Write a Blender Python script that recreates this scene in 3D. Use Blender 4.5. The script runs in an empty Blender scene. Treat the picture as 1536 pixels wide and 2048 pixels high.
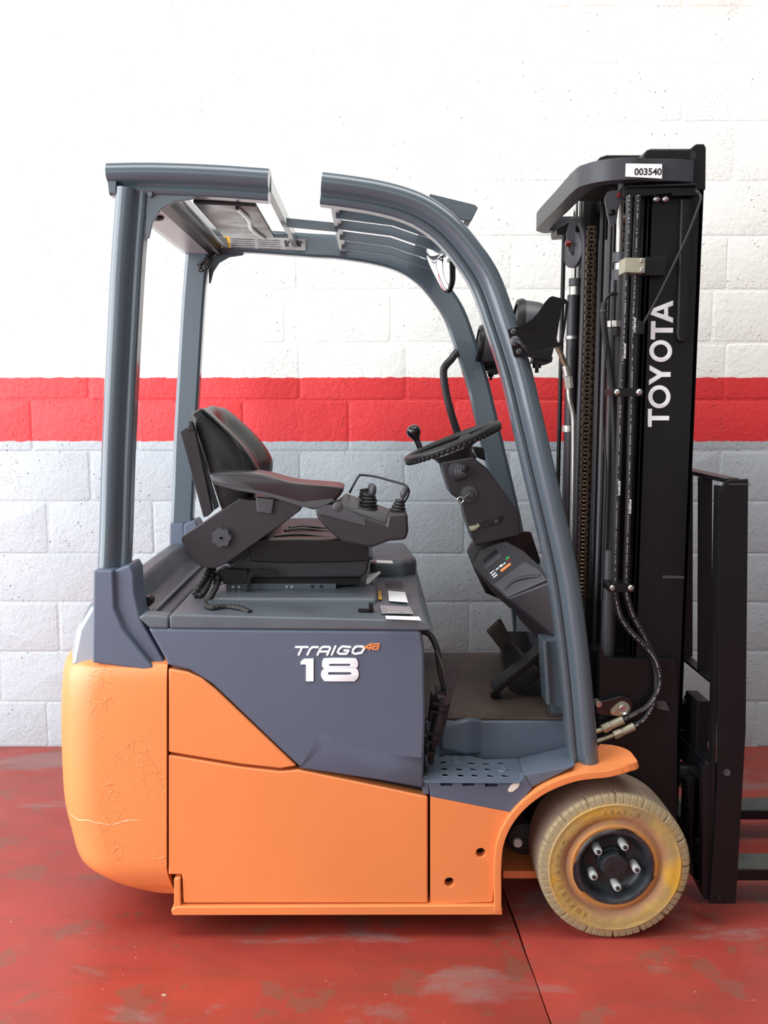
import bpy, bmesh, math, random
from mathutils import Vector, Matrix, Quaternion
random.seed(7)
PI = math.pi
S = bpy.context.scene
COL = S.collection

# ------------------------------------------------------------------ camera
F = 1854.0                       # focal length in pixels of the 1536x2048 frame
TH = math.atan(224 / F)          # the camera looks slightly down
CT, ST = math.cos(TH), math.sin(TH)
CX, CY, CH = 740.0, 1024.0, 1.43
cam = bpy.data.cameras.new('camera')
cam.sensor_fit = 'VERTICAL'; cam.sensor_height = 36.0; cam.lens = F / 2048 * 36
cam.shift_x = (768 - CX) / 2048
co = bpy.data.objects.new('camera', cam); COL.objects.link(co)
co.location = (0, 0, CH); co.rotation_euler = (PI / 2 - TH, 0, 0)
S.camera = co

# ------------------------------------------------------------------ light, world, exposure
S.view_settings.view_transform = 'Standard'
S.view_settings.look = 'None'
S.view_settings.exposure = 0.0
S.view_settings.gamma = 1.0
S.view_settings.use_curve_mapping = False
W = bpy.data.worlds.new('world'); S.world = W; W.use_nodes = True
W.node_tree.nodes['Background'].inputs[0].default_value = (0.95, 0.97, 1.0, 1)
W.node_tree.nodes['Background'].inputs[1].default_value = 0.32

def area(name, loc, target, sx, sy, power, color=(1, 1, 1)):
    l = bpy.data.lights.new(name, 'AREA'); l.shape = 'RECTANGLE'; l.size = sx; l.size_y = sy
    l.energy = power; l.color = color
    o = bpy.data.objects.new(name, l); COL.objects.link(o); o.location = loc
    o.rotation_euler = (Vector(target) - Vector(loc)).to_track_quat('-Z', 'Y').to_euler()
    return o
area('open_door_daylight', (-3.2, 1.2, 1.7), (0.0, 2.5, 1.0), 4.2, 3.2, 320, (0.91, 0.95, 1.0))
area('roof_skylight', (0.3, 1.6, 4.6), (0.1, 2.6, 0), 4.5, 1.6, 155, (1.0, 0.99, 0.97))
area('light_behind_camera', (-0.6, -3.0, 2.2), (0.1, 2.6, 0.9), 4.0, 2.4, 45, (1.0, 0.99, 0.97))  # broad area light behind the camera, out of view

# ------------------------------------------------------------------ helpers
def P(x, y, Y):
    """world point seen at pixel (x, y) on the upright plane at distance Y"""
    u = (x - CX) / F; v = -(y - CY) / F
    dy = CT + v * ST; dz = -ST + v * CT
    return Vector((u * Y / dy, Y, CH + dz * Y / dy))
def PZ(x, y, z):
    u = (x - CX) / F; v = -(y - CY) / F
    dy = CT + v * ST; dz = -ST + v * CT
    t = (z - CH) / dz
    return Vector((u * t, dy * t, z))
def zoomed(pts, ox, oy, s):
    return [(ox + a / s, oy + b / s) for a, b in pts]
def s2l(c):
    c = c / 255.0
    return c / 12.92 if c <= 0.04045 else ((c + 0.055) / 1.055) ** 2.4
def RGB(r, g, b): return (s2l(r), s2l(g), s2l(b), 1)

def mat(name, col, rough=0.5, metal=0.0, bump=0.0, bscale=60, var=0.0, vscale=5, coat=0.0, spec=0.5, rvar=0.0):
    m = bpy.data.materials.new(name); m.use_nodes = True
    nt = m.node_tree; b = nt.nodes['Principled BSDF']
    b.inputs['Base Color'].default_value = col
    b.inputs['Roughness'].default_value = rough
    b.inputs['Metallic'].default_value = metal
    b.inputs['Coat Weight'].default_value = coat
    b.inputs['Specular IOR Level'].default_value = spec
    geo = nt.nodes.new('ShaderNodeNewGeometry')
    if var > 0:
        n = nt.nodes.new('ShaderNodeTexNoise'); n.inputs['Scale'].default_value = vscale
        n.inputs['Detail'].default_value = 6
        nt.links.new(geo.outputs['Position'], n.inputs['Vector'])
        mx = nt.nodes.new('ShaderNodeMixRGB'); mx.blend_type = 'MULTIPLY'; mx.inputs[0].default_value = 1
        mx.inputs[1].default_value = col
        mr = nt.nodes.new('ShaderNodeMapRange'); mr.inputs[1].default_value = .3; mr.inputs[2].default_value = .7
        mr.inputs[3].default_value = 1 - var; mr.inputs[4].default_value = 1 + var * .5
        nt.links.new(n.outputs['Fac'], mr.inputs[0]); nt.links.new(mr.outputs[0], mx.inputs[2])
        nt.links.new(mx.outputs[0], b.inputs['Base Color'])
        if rvar > 0:
            r2 = nt.nodes.new('ShaderNodeMapRange'); r2.inputs[1].default_value = .3; r2.inputs[2].default_value = .7
            r2.inputs[3].default_value = rough - rvar; r2.inputs[4].default_value = rough + rvar
            nt.links.new(n.outputs['Fac'], r2.inputs[0]); nt.links.new(r2.outputs[0], b.inputs['Roughness'])
    if bump > 0:
        n = nt.nodes.new('ShaderNodeTexNoise'); n.inputs['Scale'].default_value = bscale; n.inputs['Detail'].default_value = 3
        nt.links.new(geo.outputs['Position'], n.inputs['Vector'])
        bp = nt.nodes.new('ShaderNodeBump'); bp.inputs['Strength'].default_value = 1; bp.inputs['Distance'].default_value = bump
        nt.links.new(n.outputs['Fac'], bp.inputs['Height']); nt.links.new(bp.outputs[0], b.inputs['Normal'])
    return m

class N:
    """small node-graph helper"""
    def __init__(s, m): s.t = m.node_tree; s.b = s.t.nodes['Principled BSDF']
    def new(s, kind, **kw):
        n = s.t.nodes.new(kind)
        for k, v in kw.items():
            if k.startswith('i_'):
                n.inputs[int(k[2:])].default_value = v
            else: setattr(n, k, v)
        return n
    def l(s, a, b): s.t.links.new(a, b)
    def math(s, op, a, b=None):
        n = s.new('ShaderNodeMath', operation=op)
        for i, x in enumerate((a, b)):
            if x is None: continue
            if isinstance(x, (int, float)): n.inputs[i].default_value = x
            else: s.l(x, n.inputs[i])
        return n.outputs[0]
    def mix(s, fac, a, b, blend='MIX'):
        n = s.new('ShaderNodeMixRGB', blend_type=blend)
        for i, x in enumerate((fac, a, b)):
            if isinstance(x, (int, float)): n.inputs[i].default_value = x
            elif isinstance(x, tuple): n.inputs[i].default_value = x
            else: s.l(x, n.inputs[i])
        return n.outputs[0]
    def noise(s, vec, scale, detail=4, rough=.5, dist=0):
        n = s.new('ShaderNodeTexNoise')
        n.inputs['Scale'].default_value = scale; n.inputs['Detail'].default_value = detail
        n.inputs['Roughness'].default_value = rough; n.inputs['Distortion'].default_value = dist
        s.l(vec, n.inputs['Vector']); return n.outputs['Fac']
    def ramp(s, fac, lo, hi, a=0.0, b=1.0):
        n = s.new('ShaderNodeMapRange'); s.l(fac, n.inputs[0])
        n.inputs[1].default_value = lo; n.inputs[2].default_value = hi
        n.inputs[3].default_value = a; n.inputs[4].default_value = b
        return n.outputs[0]

OFF = Vector((0, 0, 0))
class B:
    """collects shapes, then links them as ONE mesh object"""
    def __init__(s): s.bm = bmesh.new()
    def face(s, vs):
        try: return s.bm.faces.new(vs)
        except ValueError: return None
    def box(s, x0, x1, y0, y1, z0, z1):
        v = [s.bm.verts.new((x, y, z)) for x in (x0, x1) for y in (y0, y1) for z in (z0, z1)]
        for q in ((0, 1, 3, 2), (4, 6, 7, 5), (0, 4, 5, 1), (2, 3, 7, 6), (0, 2, 6, 4), (1, 5, 7, 3)):
            s.face([v[i] for i in q])
        return s
    def prism(s, pts, y0, y1):
        a = [s.bm.verts.new((p[0], y0, p[1])) for p in pts]
        b = [s.bm.verts.new((p[0], y1, p[1])) for p in pts]
        s.face(a); s.face(b[::-1]); n = len(pts)
        for i in range(n): s.face([a[i], b[i], b[(i + 1) % n], a[(i + 1) % n]])
        return s
    def pp(s, pix, Yr, y0=None, y1=None):
        """outline given in pixels on plane Yr, extruded from y0 to y1"""
        pts = []
        for x, y in pix:
            p = P(x, y, Yr); pts.append((p.x, p.z))
        return s.prism(pts, Yr if y0 is None else y0, y1)
    def hull(s, pts):
        vs = [s.bm.verts.new(p) for p in pts]
        r = bmesh.ops.convex_hull(s.bm, input=vs)
        bmesh.ops.delete(s.bm, geom=[g for g in r['geom_interior'] if isinstance(g, bmesh.types.BMVert)], context='VERTS')
        return s
    def ring(s, c, ax, ux, r, n):
        vy = ax.cross(ux).normalized()
        return [s.bm.verts.new(c + (ux * math.cos(2 * PI * i / n) + vy * math.sin(2 * PI * i / n)) * r) for i in range(n)]
    def lathe(s, c, ax, prof, n=32, caps=True):
        """prof: list of (distance along axis, radius)"""
        c = Vector(c); ax = Vector(ax).normalized()
        ux = ax.orthogonal().normalized(); prev = None; first = None
        for d, r in prof:
            cur = s.ring(c + ax * d, ax, ux, max(r, 1e-5), n)
            if prev:
                for i in range(n): s.face([prev[i], prev[(i + 1) % n], cur[(i + 1) % n], cur[i]])
            else: first = cur
            prev = cur
        if caps: s.face(first[::-1]); s.face(prev)
        return s
    def cyl(s, a, b, r, r2=None, n=20):
        a = Vector(a); b = Vector(b)
        return s.lathe(a, b - a, [(0, r), ((b - a).length, r if r2 is None else r2)], n)
    def tube(s, pts, r, n=10, sm=6, rib=0.0, closed=False, flat=1.0):
        pts = [Vector(p) for p in pts]
        if sm > 1: pts = spline(pts, sm, closed)
        if rib:                                     # corrugated conduit: resample finely
            out = []; L = 0
            for a, b in zip(pts, pts[1:]):
                k = max(1, int((b - a).length / .0022))
                out += [a.lerp(b, i / k) for i in range(k)]
            pts = out + [pts[-1]]
        m = len(pts); prev = None; first = None
        t0 = (pts[1] - pts[0]).normalized(); u = t0.orthogonal().normalized()
        if abs(t0.y) < .9:
            u = (Vector((0, 1, 0)) - t0 * t0.y).normalized()
        for i in range(m):
            if closed: t = (pts[(i + 1) % m] - pts[i - 1]).normalized()
            else: t = (pts[min(i + 1, m - 1)] - pts[max(i - 1, 0)]).normalized()
            u = (u - t * u.dot(t)).normalized(); w = t.cross(u)
            rr = (r[min(int(i / m * len(r)), len(r) - 1)] if isinstance(r, list) else r) * (1 + (rib if (i // 2) % 2 else -rib))
            cur = [s.bm.verts.new(pts[i] + (u * math.cos(2 * PI * k / n) * flat + w * math.sin(2 * PI * k / n)) * rr) for k in range(n)]
            if prev:
                for k in range(n): s.face([prev[k], prev[(k + 1) % n], cur[(k + 1) % n], cur[k]])
            else: first = cur
            prev = cur
        if closed:
            for k in range(n): s.face([prev[k], prev[(k + 1) % n], first[(k + 1) % n], first[k]])
        else: s.face(first[::-1]); s.face(prev)
        return s
    def loft(s, secs, caps=True):
        prev = None; first = None
        for sec in secs:
            cur = [s.bm.verts.new(p) for p in sec]; n = len(cur)
            if prev:
                for i in range(n): s.face([prev[i], prev[(i + 1) % n], cur[(i + 1) % n], cur[i]])
            else: first = cur
            prev = cur
        if caps: s.face(first[::-1]); s.face(prev)
        return s
    def ball(s, c, rx, ry=None, rz=None, rot=None, seg=16):
        ry = ry or rx; rz = rz or rx
        M = Matrix.Translation(Vector(c)) @ (rot or Matrix()) @ Matrix.Diagonal((rx, ry, rz, 1))
        bmesh.ops.create_uvsphere(s.bm, u_segments=seg, v_segments=seg // 2, radius=1, matrix=M)
        return s
    def ribbon(s, pts, w, y0, y1, closed=False):
        """flat stroke through world (x, z) points"""
        n = len(pts)
        for i in range(n if closed else n - 1):
            a = Vector(pts[i]); b = Vector(pts[(i + 1) % n]); d = (b - a)
            if d.length < 1e-6: continue
            d.normalize(); q = Vector((-d.y, d.x)) * w / 2; e = d * (w * .18)
            s.prism([tuple(a - e + q), tuple(a - e - q), tuple(b + e - q), tuple(b + e + q)], y0 - i * .00023, y1)
        return s
    def xform(s, M): bmesh.ops.transform(s.bm, matrix=M, verts=s.bm.verts); return s
    def build(s, name, m, parent=None, bevel=0.0, seg=2, ang=32, smooth=True, sharp=38, label=None, kind=None, off=None, wn=None):
        bm = s.bm
        if bevel <= 0: bmesh.ops.recalc_face_normals(bm, faces=bm.faces)
        else:
            bmesh.ops.recalc_face_normals(bm, faces=bm.faces)
            es = [e for e in bm.edges if len(e.link_faces) == 2 and e.calc_face_angle(0) > math.radians(ang)]
            if es: bmesh.ops.bevel(bm, geom=es, offset=bevel, segments=seg, profile=.5, affect='EDGES', clamp_overlap=True)
        o_ = OFF if off is None else off
        if o_.length > 0: bmesh.ops.translate(bm, vec=-o_, verts=bm.verts)
        me = bpy.data.meshes.new(name); bm.to_mesh(me); bm.free()
        for p in me.polygons: p.use_smooth = smooth
        if smooth: me.set_sharp_from_angle(angle=math.radians(sharp))
        me.materials.append(m)
        o = bpy.data.objects.new(name, me); COL.objects.link(o)
        if wn or (wn is None and bevel > 0 and smooth):
            w_ = o.modifiers.new('weighted', 'WEIGHTED_NORMAL'); w_.keep_sharp = True; w_.weight = 80
        if parent: o.parent = parent
        if label: o['label'] = label
        if kind: o['kind'] = kind
        return o

def spline(pts, k, closed=False):
    out = []; n = len(pts); rng = n if closed else n - 1
    for i in range(rng):
        if closed: p0, p1, p2, p3 = (pts[(i + j - 1) % n] for j in range(4))
        else: p0, p1, p2, p3 = pts[max(i - 1, 0)], pts[i], pts[i + 1], pts[min(i + 2, n - 1)]
        for j in range(k):
            t = j / k
            out.append(.5 * ((2 * p1) + (p2 - p0) * t + (2 * p0 - 5 * p1 + 4 * p2 - p3) * t * t + (3 * p1 - p0 - 3 * p2 + p3) * t ** 3))
    if not closed: out.append(pts[-1].copy())
    return out

def plate(loops, Y, thick, bevel=.0015):
    """plate with holes in the XZ plane, front face at Y; loops of (x, z); returns a B"""
    cu = bpy.data.curves.new('tmp', 'CURVE'); cu.dimensions = '2D'; cu.fill_mode = 'BOTH'
    cu.extrude = max(thick / 2 - bevel, 1e-4); cu.bevel_depth = bevel; cu.bevel_resolution = 1; cu.offset = -bevel
    for lp in loops:
        sp = cu.splines.new('POLY'); sp.points.add(len(lp) - 1); sp.use_cyclic_u = True
        for p, q in zip(sp.points, lp): p.co = (q[0], q[1], 0, 1)
    o = bpy.data.objects.new('tmp', cu); COL.objects.link(o)
    me = o.to_mesh().copy() if False else bpy.data.meshes.new_from_object(o.evaluated_get(bpy.context.evaluated_depsgraph_get()))
    bpy.data.objects.remove(o); bpy.data.curves.remove(cu)
    b = B(); b.bm.from_mesh(me); bpy.data.meshes.remove(me)
    bmesh.ops.remove_doubles(b.bm, verts=b.bm.verts, dist=1e-5)
    b.xform(Matrix.Translation((0, Y + thick / 2, 0)) @ Matrix.Rotation(PI / 2, 4, 'X'))
    return b
def px2(pix, Y):
    r = []
    for x, y in pix:
        p = P(x, y, Y); r.append((p.x, p.z))
    return r
def circ(c, r, n=16): return [(c[0] + r * math.cos(2 * PI * i / n), c[1] + r * math.sin(2 * PI * i / n)) for i in range(n)]

def text(s, size, M, extrude=.0006, shear=0, offset=0, name='lettering', m=None, parent=None, label=None, space=1.0):
    cu = bpy.data.curves.new('tmp', 'FONT'); cu.body = s; cu.size = size; cu.extrude = extrude; cu.shear = shear
    cu.offset = offset; cu.align_x = 'CENTER'; cu.align_y = 'CENTER'; cu.resolution_u = 3; cu.space_character = space
    o = bpy.data.objects.new('tmp', cu); COL.objects.link(o)
    me = bpy.data.meshes.new_from_object(o.evaluated_get(bpy.context.evaluated_depsgraph_get()))
    bpy.data.objects.remove(o); bpy.data.curves.remove(cu)
    me.transform(Matrix.Translation(-OFF) @ M); me.materials.clear(); me.materials.append(m); me.name = name
    o = bpy.data.objects.new(name, me); COL.objects.link(o)
    if parent: o.parent = parent
    if label: o['label'] = label
    return o
FACE = Matrix.Rotation(PI / 2, 4, 'X')               # text standing up, facing the camera side
def at(p, M=FACE): return Matrix.Translation(p) @ M

def part(name, m, parent, b, bevel=.003, **kw): return b.build(name, m, parent, bevel=bevel, **kw)

# ------------------------------------------------------------------ materials
M = {}
def wall_mat():
    m = bpy.data.materials.new('painted_blockwork'); m.use_nodes = True; g = N(m)
    geo = g.new('ShaderNodeNewGeometry'); pos = geo.outputs['Position']
    sep = g.new('ShaderNodeSeparateXYZ'); g.l(pos, sep.inputs[0])
    wob = g.noise(pos, 28, 3); z = g.math('ADD', sep.outputs[2], g.math('MULTIPLY', g.math('SUBTRACT', wob, .5), .012))
    red = g.mix(g.noise(pos, 2.5, 5), RGB(224, 54, 56), RGB(208, 46, 48))
    grey = g.mix(g.noise(pos, 3, 6), RGB(178, 185, 190), RGB(160, 168, 173))
    white = g.mix(g.noise(pos, 1.5, 5), RGB(242, 243, 238), RGB(234, 233, 226))
    # the flaking strip of beige primer high on the wall
    bz = g.math('SUBTRACT', g.math('ADD', z, g.math('MULTIPLY', g.noise(pos, 5, 4), .12)), 2.93)
    bx = g.ramp(sep.outputs[0], .0, .9)
    beige = g.math('MULTIPLY', g.ramp(bz, -.004, .004), g.ramp(g.noise(pos, 3.2, 3), .38, .5, 0, .9))
    white = g.mix(g.math('MULTIPLY', beige, bx), white, RGB(222, 206, 198))
    c = g.mix(g.ramp(z, 1.265, 1.268), grey, red)
    c = g.mix(g.ramp(z, 1.517, 1.520), c, white)
    # scattered pits and small stains
    vo = g.new('ShaderNodeTexVoronoi'); vo.inputs['Scale'].default_value = 34; g.l(pos, vo.inputs['Vector'])
    pitmask = g.math('MULTIPLY', g.ramp(vo.outputs['Distance'], .14, .05), g.ramp(g.noise(pos, 6, 3), .48, .6))
    vo2 = g.new('ShaderNodeTexVoronoi'); vo2.inputs['Scale'].default_value = 95; g.l(pos, vo2.inputs['Vector'])
    pit2 = g.math('MULTIPLY', g.ramp(vo2.outputs['Distance'], .24, .08), g.ramp(g.noise(pos, 9, 3), .45, .6))
    g.l(g.mix(g.math('MULTIPLY', pitmask, .35), c, RGB(120, 116, 112)), g.b.inputs['Base Color'])
    n1 = g.noise(pos, 130, 4, .6); n2 = g.noise(pos, 12, 4); n3 = g.noise(pos, 60, 3)
    h = g.math('ADD', g.math('MULTIPLY', n1, .35), g.math('ADD', g.math('MULTIPLY', n2, .9), g.math('MULTIPLY', n3, .5)))
    h = g.math('SUBTRACT', h, g.math('ADD', g.math('MULTIPLY', pitmask, .9), g.math('MULTIPLY', pit2, .45)))
    bp = g.new('ShaderNodeBump'); bp.inputs['Strength'].default_value = .9; bp.inputs['Distance'].default_value = .0052
    g.l(h, bp.inputs['Height']); g.l(bp.outputs[0], g.b.inputs['Normal'])
    g.b.inputs['Roughness'].default_value = .55
    return m
def floor_mat():
    m = bpy.data.materials.new('worn_red_floor_paint'); m.use_nodes = True; g = N(m)
    geo = g.new('ShaderNodeNewGeometry'); pos = geo.outputs['Position']
    mp = g.new('ShaderNodeMapping'); mp.inputs['Scale'].default_value = (1, 2.3, 1); mp.inputs['Rotation'].default_value = (0, 0, .25); g.l(pos, mp.inputs[0]); sv = mp.outputs[0]
    base = g.mix(g.ramp(g.noise(pos, 2.2, 6, .6), .35, .65), RGB(162, 62, 51), RGB(140, 56, 48))
    base = g.mix(g.ramp(g.noise(sv, 4.5, 7, .65), .48, .66, 0, .55), base, RGB(122, 62, 50))
    wear = g.ramp(g.noise(sv, 1.7, 8, .62, .4), .56, .64)
    wear2 = g.math('MULTIPLY', g.ramp(g.noise(pos, 6.5, 6, .6), .58, .62), .55)
    base = g.mix(g.math('MULTIPLY', wear, .6), base, RGB(132, 112, 108))
    base = g.mix(wear2, base, RGB(118, 80, 66))
    # long thin scratches
    for rot, sc, amt in ((.5, 5, .5), (-.35, 7, .45), (1.2, 9, .35), (.05, 11, .3)):
        q = g.new('ShaderNodeMapping'); q.inputs['Rotation'].default_value = (0, 0, rot); q.inputs['Scale'].default_value = (sc, sc * 45, 1)
        g.l(pos, q.inputs[0])
        sfac = g.math('MULTIPLY', g.ramp(g.noise(q.outputs[0], 1.0, 2), .74, .80), g.ramp(g.noise(pos, 1.8, 2), .45, .6))
        base = g.mix(g.math('MULTIPLY', sfac, amt), base, RGB(214, 150, 140))
    vo = g.new('ShaderNodeTexVoronoi'); vo.inputs['Scale'].default_value = 26; g.l(pos, vo.inputs['Vector'])
    sp = g.ramp(vo.outputs['Distance'], .06, .03)
    base = g.mix(g.math('MULTIPLY', sp, g.ramp(g.noise(pos, 3, 3), .5, .6)), base, RGB(220, 190, 180))
    # bare grey bands of old marking paint by the wall at the right
    sep = g.new('ShaderNodeSeparateXYZ'); g.l(pos, sep.inputs[0])
    g.l(base, g.b.inputs['Base Color'])
    g.l(g.ramp(g.noise(pos, 5, 6), .3, .7, .26, .46), g.b.inputs['Roughness'])
    bp = g.new('ShaderNodeBump'); bp.inputs['Strength'].default_value = .5; bp.inputs['Distance'].default_value = .0012
    g.l(g.math('ADD', g.noise(pos, 45, 5), g.math('MULTIPLY', wear, .6)), bp.inputs['Height']); g.l(bp.outputs[0], g.b.inputs['Normal'])
    return m
def tyre_mat(c):
    m = bpy.data.materials.new('stained_rubber'); m.use_nodes = True; g = N(m)
    geo = g.new('ShaderNodeNewGeometry'); pos = geo.outputs['Position']
    sep = g.new('ShaderNodeSeparateXYZ'); g.l(pos, sep.inputs[0])
    dx = g.math('SUBTRACT', sep.outputs[0], c.x); dz = g.math('SUBTRACT', sep.outputs[2], c.z)
    r = g.math('SQRT', g.math('ADD', g.math('MULTIPLY', dx, dx), g.math('MULTIPLY', dz, dz)))
    n = g.noise(pos, 16, 5, .6)
    rn = g.math('ADD', r, g.math('MULTIPLY', g.math('SUBTRACT', n, .5), .03))
    rub = g.mix(g.ramp(n, .35, .65), RGB(150, 128, 88), RGB(182, 150, 84))
    col = g.mix(g.ramp(rn, .105, .128), RGB(196, 132, 62), RGB(160, 118, 84))
    col = g.mix(g.ramp(rn, .135, .15), col, rub)
    col = g.mix(g.math('MULTIPLY', g.ramp(g.noise(pos, 9, 3), .5, .68), g.ramp(rn, .11, .14)), col, RGB(196, 150, 48))
    col = g.mix(g.ramp(rn, .172, .184), col, RGB(150, 134, 102))
    tread = g.mix(g.noise(pos, 20, 4), RGB(122, 104, 90), RGB(148, 130, 112))
    fac = g.ramp(sep.outputs[1], 2.326, 2.345)
    col = g.mix(fac, col, tread)
    g.l(col, g.b.inputs['Base Color']); g.b.inputs['Roughness'].default_value = .7
    bp = g.new('ShaderNodeBump'); bp.inputs['Distance'].default_value = .0012; g.l(g.noise(pos, 70, 4), bp.inputs['Height'])
    g.l(bp.outputs[0], g.b.inputs['Normal'])
    return m
M['wall'] = wall_mat(); M['floor'] = floor_mat()
M['orange'] = mat('orange_paint', RGB(227, 134, 77), .38, var=.05, vscale=3, bump=.0003, bscale=120, coat=.15)
def cw_mat():
    """orange paint over a cast body, with raised drip and crack lines"""
    m = mat('orange_cast_paint', RGB(227, 134, 77), .36); g = N(m)
    geo = g.new('ShaderNodeNewGeometry'); pos = geo.outputs['Position']
    sep = g.new('ShaderNodeSeparateXYZ'); g.l(pos, sep.inputs[0])
    vo = g.new('ShaderNodeTexVoronoi', feature='DISTANCE_TO_EDGE'); vo.inputs['Scale'].default_value = 34
    wv = g.new('ShaderNodeVectorMath', operation='ADD'); nz = g.new('ShaderNodeTexNoise'); nz.inputs['Scale'].default_value = 30
    g.l(pos, nz.inputs['Vector']); g.l(pos, wv.inputs[0])
    sc = g.new('ShaderNodeVectorMath', operation='SCALE'); sc.inputs['Scale'].default_value = .03; g.l(nz.outputs['Color'], sc.inputs[0]); g.l(sc.outputs[0], wv.inputs[1])
    g.l(wv.outputs[0], vo.inputs['Vector'])
    line = g.math('MULTIPLY', g.ramp(vo.outputs['Distance'], .035, .01), g.ramp(g.noise(pos, 11, 4), .53, .6))
    line = g.math('MULTIPLY', line, g.ramp(sep.outputs[0], -.76, -.70))
    # one pale crack running round the corner
    zc = g.math('ADD', .322, g.math('MULTIPLY', g.math('SUBTRACT', g.noise(pos, 9, 4), .5), .06))
    dz = g.math('ABSOLUTE', g.math('SUBTRACT', sep.outputs[2], zc))
    crack = g.math('MULTIPLY', g.ramp(dz, .0022, .001), g.ramp(sep.outputs[0], -.60, -.63))
    g.l(g.mix(g.math('MULTIPLY', crack, .7), RGB(227, 134, 77), RGB(250, 196, 150)), g.b.inputs['Base Color'])
    bp = g.new('ShaderNodeBump'); bp.inputs['Distance'].default_value = .0014; bp.inputs['Strength'].default_value = .8
    g.l(g.math('ADD', line, g.math('ADD', g.math('MULTIPLY', g.noise(pos, 40, 3), .12), crack)), bp.inputs['Height']); g.l(bp.outputs[0], g.b.inputs['Normal'])
    return m
M['cast'] = cw_mat()
M['grey'] = mat('slate_panel', RGB(84, 93, 109), .42, var=.05, vscale=4, bump=.0002, bscale=200)
M['guard'] = mat('guard_paint', RGB(76, 87, 95), .25, var=.06, vscale=5, coat=.25, bump=.0002, bscale=90)
M['hood'] = mat('dusty_hood', RGB(84, 90, 96), .45, var=.15, vscale=6, rvar=.1, bump=.0002, bscale=150)
M['step'] = mat('step_grey', RGB(88, 98, 112), .42, var=.12, vscale=9)
M['black'] = mat('black_paint', RGB(17, 16, 19), .42, var=.15, vscale=8, spec=.32, bump=.0002, bscale=90)
M['gloss'] = mat('black_gloss', RGB(18, 18, 22), .18, coat=.4)
M['plastic'] = mat('black_plastic', RGB(40, 36, 40), .40, bump=.0004, bscale=400)
M['softp'] = mat('grey_plastic', RGB(66, 66, 70), .42, bump=.0004, bscale=400)
M['vinyl'] = mat('black_vinyl', RGB(18, 15, 16), .36, var=.1, vscale=6, bump=.001, bscale=26, spec=.4)
M['pad'] = mat('smooth_arm_pad', RGB(44, 40, 43), .36, coat=.1)
M['rubber'] = mat('black_rubber', RGB(30, 29, 31), .5)
M['steel'] = mat('bright_steel', RGB(190, 188, 182), .28, metal=.9, var=.12, vscale=40)
M['zinc'] = mat('zinc_plate', RGB(176, 172, 150), .42, metal=.55, var=.15, vscale=30)
M['bronze'] = mat('oily_chain', RGB(140, 122, 104), .30, metal=.8, var=.35, vscale=60)
M['white'] = mat('white_print', RGB(236, 238, 240), .45)
M['oprint'] = mat('orange_print', RGB(236, 140, 76), .45)
M['paper'] = mat('white_label', RGB(238, 238, 240), .55)
M['dirty_label'] = mat('worn_label', RGB(150, 146, 146), .5, var=.3, vscale=60)
M['yellow'] = mat('yellow_label', RGB(214, 160, 40), .5)
M['ink'] = mat('ink', RGB(36, 36, 40), .5)
M['red'] = mat('red_cap', RGB(120, 26, 24), .35)
M['green'] = mat('green_print', RGB(40, 160, 70), .4)
M['mirror'] = mat('mirror_glass', RGB(235, 238, 240), .03, metal=1.0)
M['lens'] = mat('tail_lens', RGB(150, 160, 168), .12, coat=.8, spec=.8)
M['matf'] = mat('floor_mat', RGB(78, 66, 58), .62, var=.35, vscale=7, bump=.0012, bscale=60)
M['rim'] = mat('rim_black', RGB(38, 42, 46), .34, var=.5, vscale=20, bump=.0006, bscale=60)
M['rimchip'] = mat('rim_lip_worn', RGB(52, 50, 54), .4, var=.8, vscale=45)
M['nut'] = mat('painted_nut', RGB(196, 200, 198), .45, metal=.0, var=.2, vscale=60)
M['dark'] = mat('dark_inside', RGB(20, 19, 20), .7)
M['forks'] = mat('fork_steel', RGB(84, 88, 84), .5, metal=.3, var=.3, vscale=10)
M['pedal'] = mat('dusty_pedal_rubber', RGB(84, 72, 68), .5, var=.2, vscale=30)
M['pale'] = mat('pale_sheet', RGB(150, 150, 152), .35, var=.2, vscale=8)
M['smoked'] = mat('smoked_sheet', RGB(26, 25, 28), .30, var=.5, vscale=7, rvar=.16, spec=.35)
M['putty'] = mat('cream_chip', RGB(226, 222, 206), .6)

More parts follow.
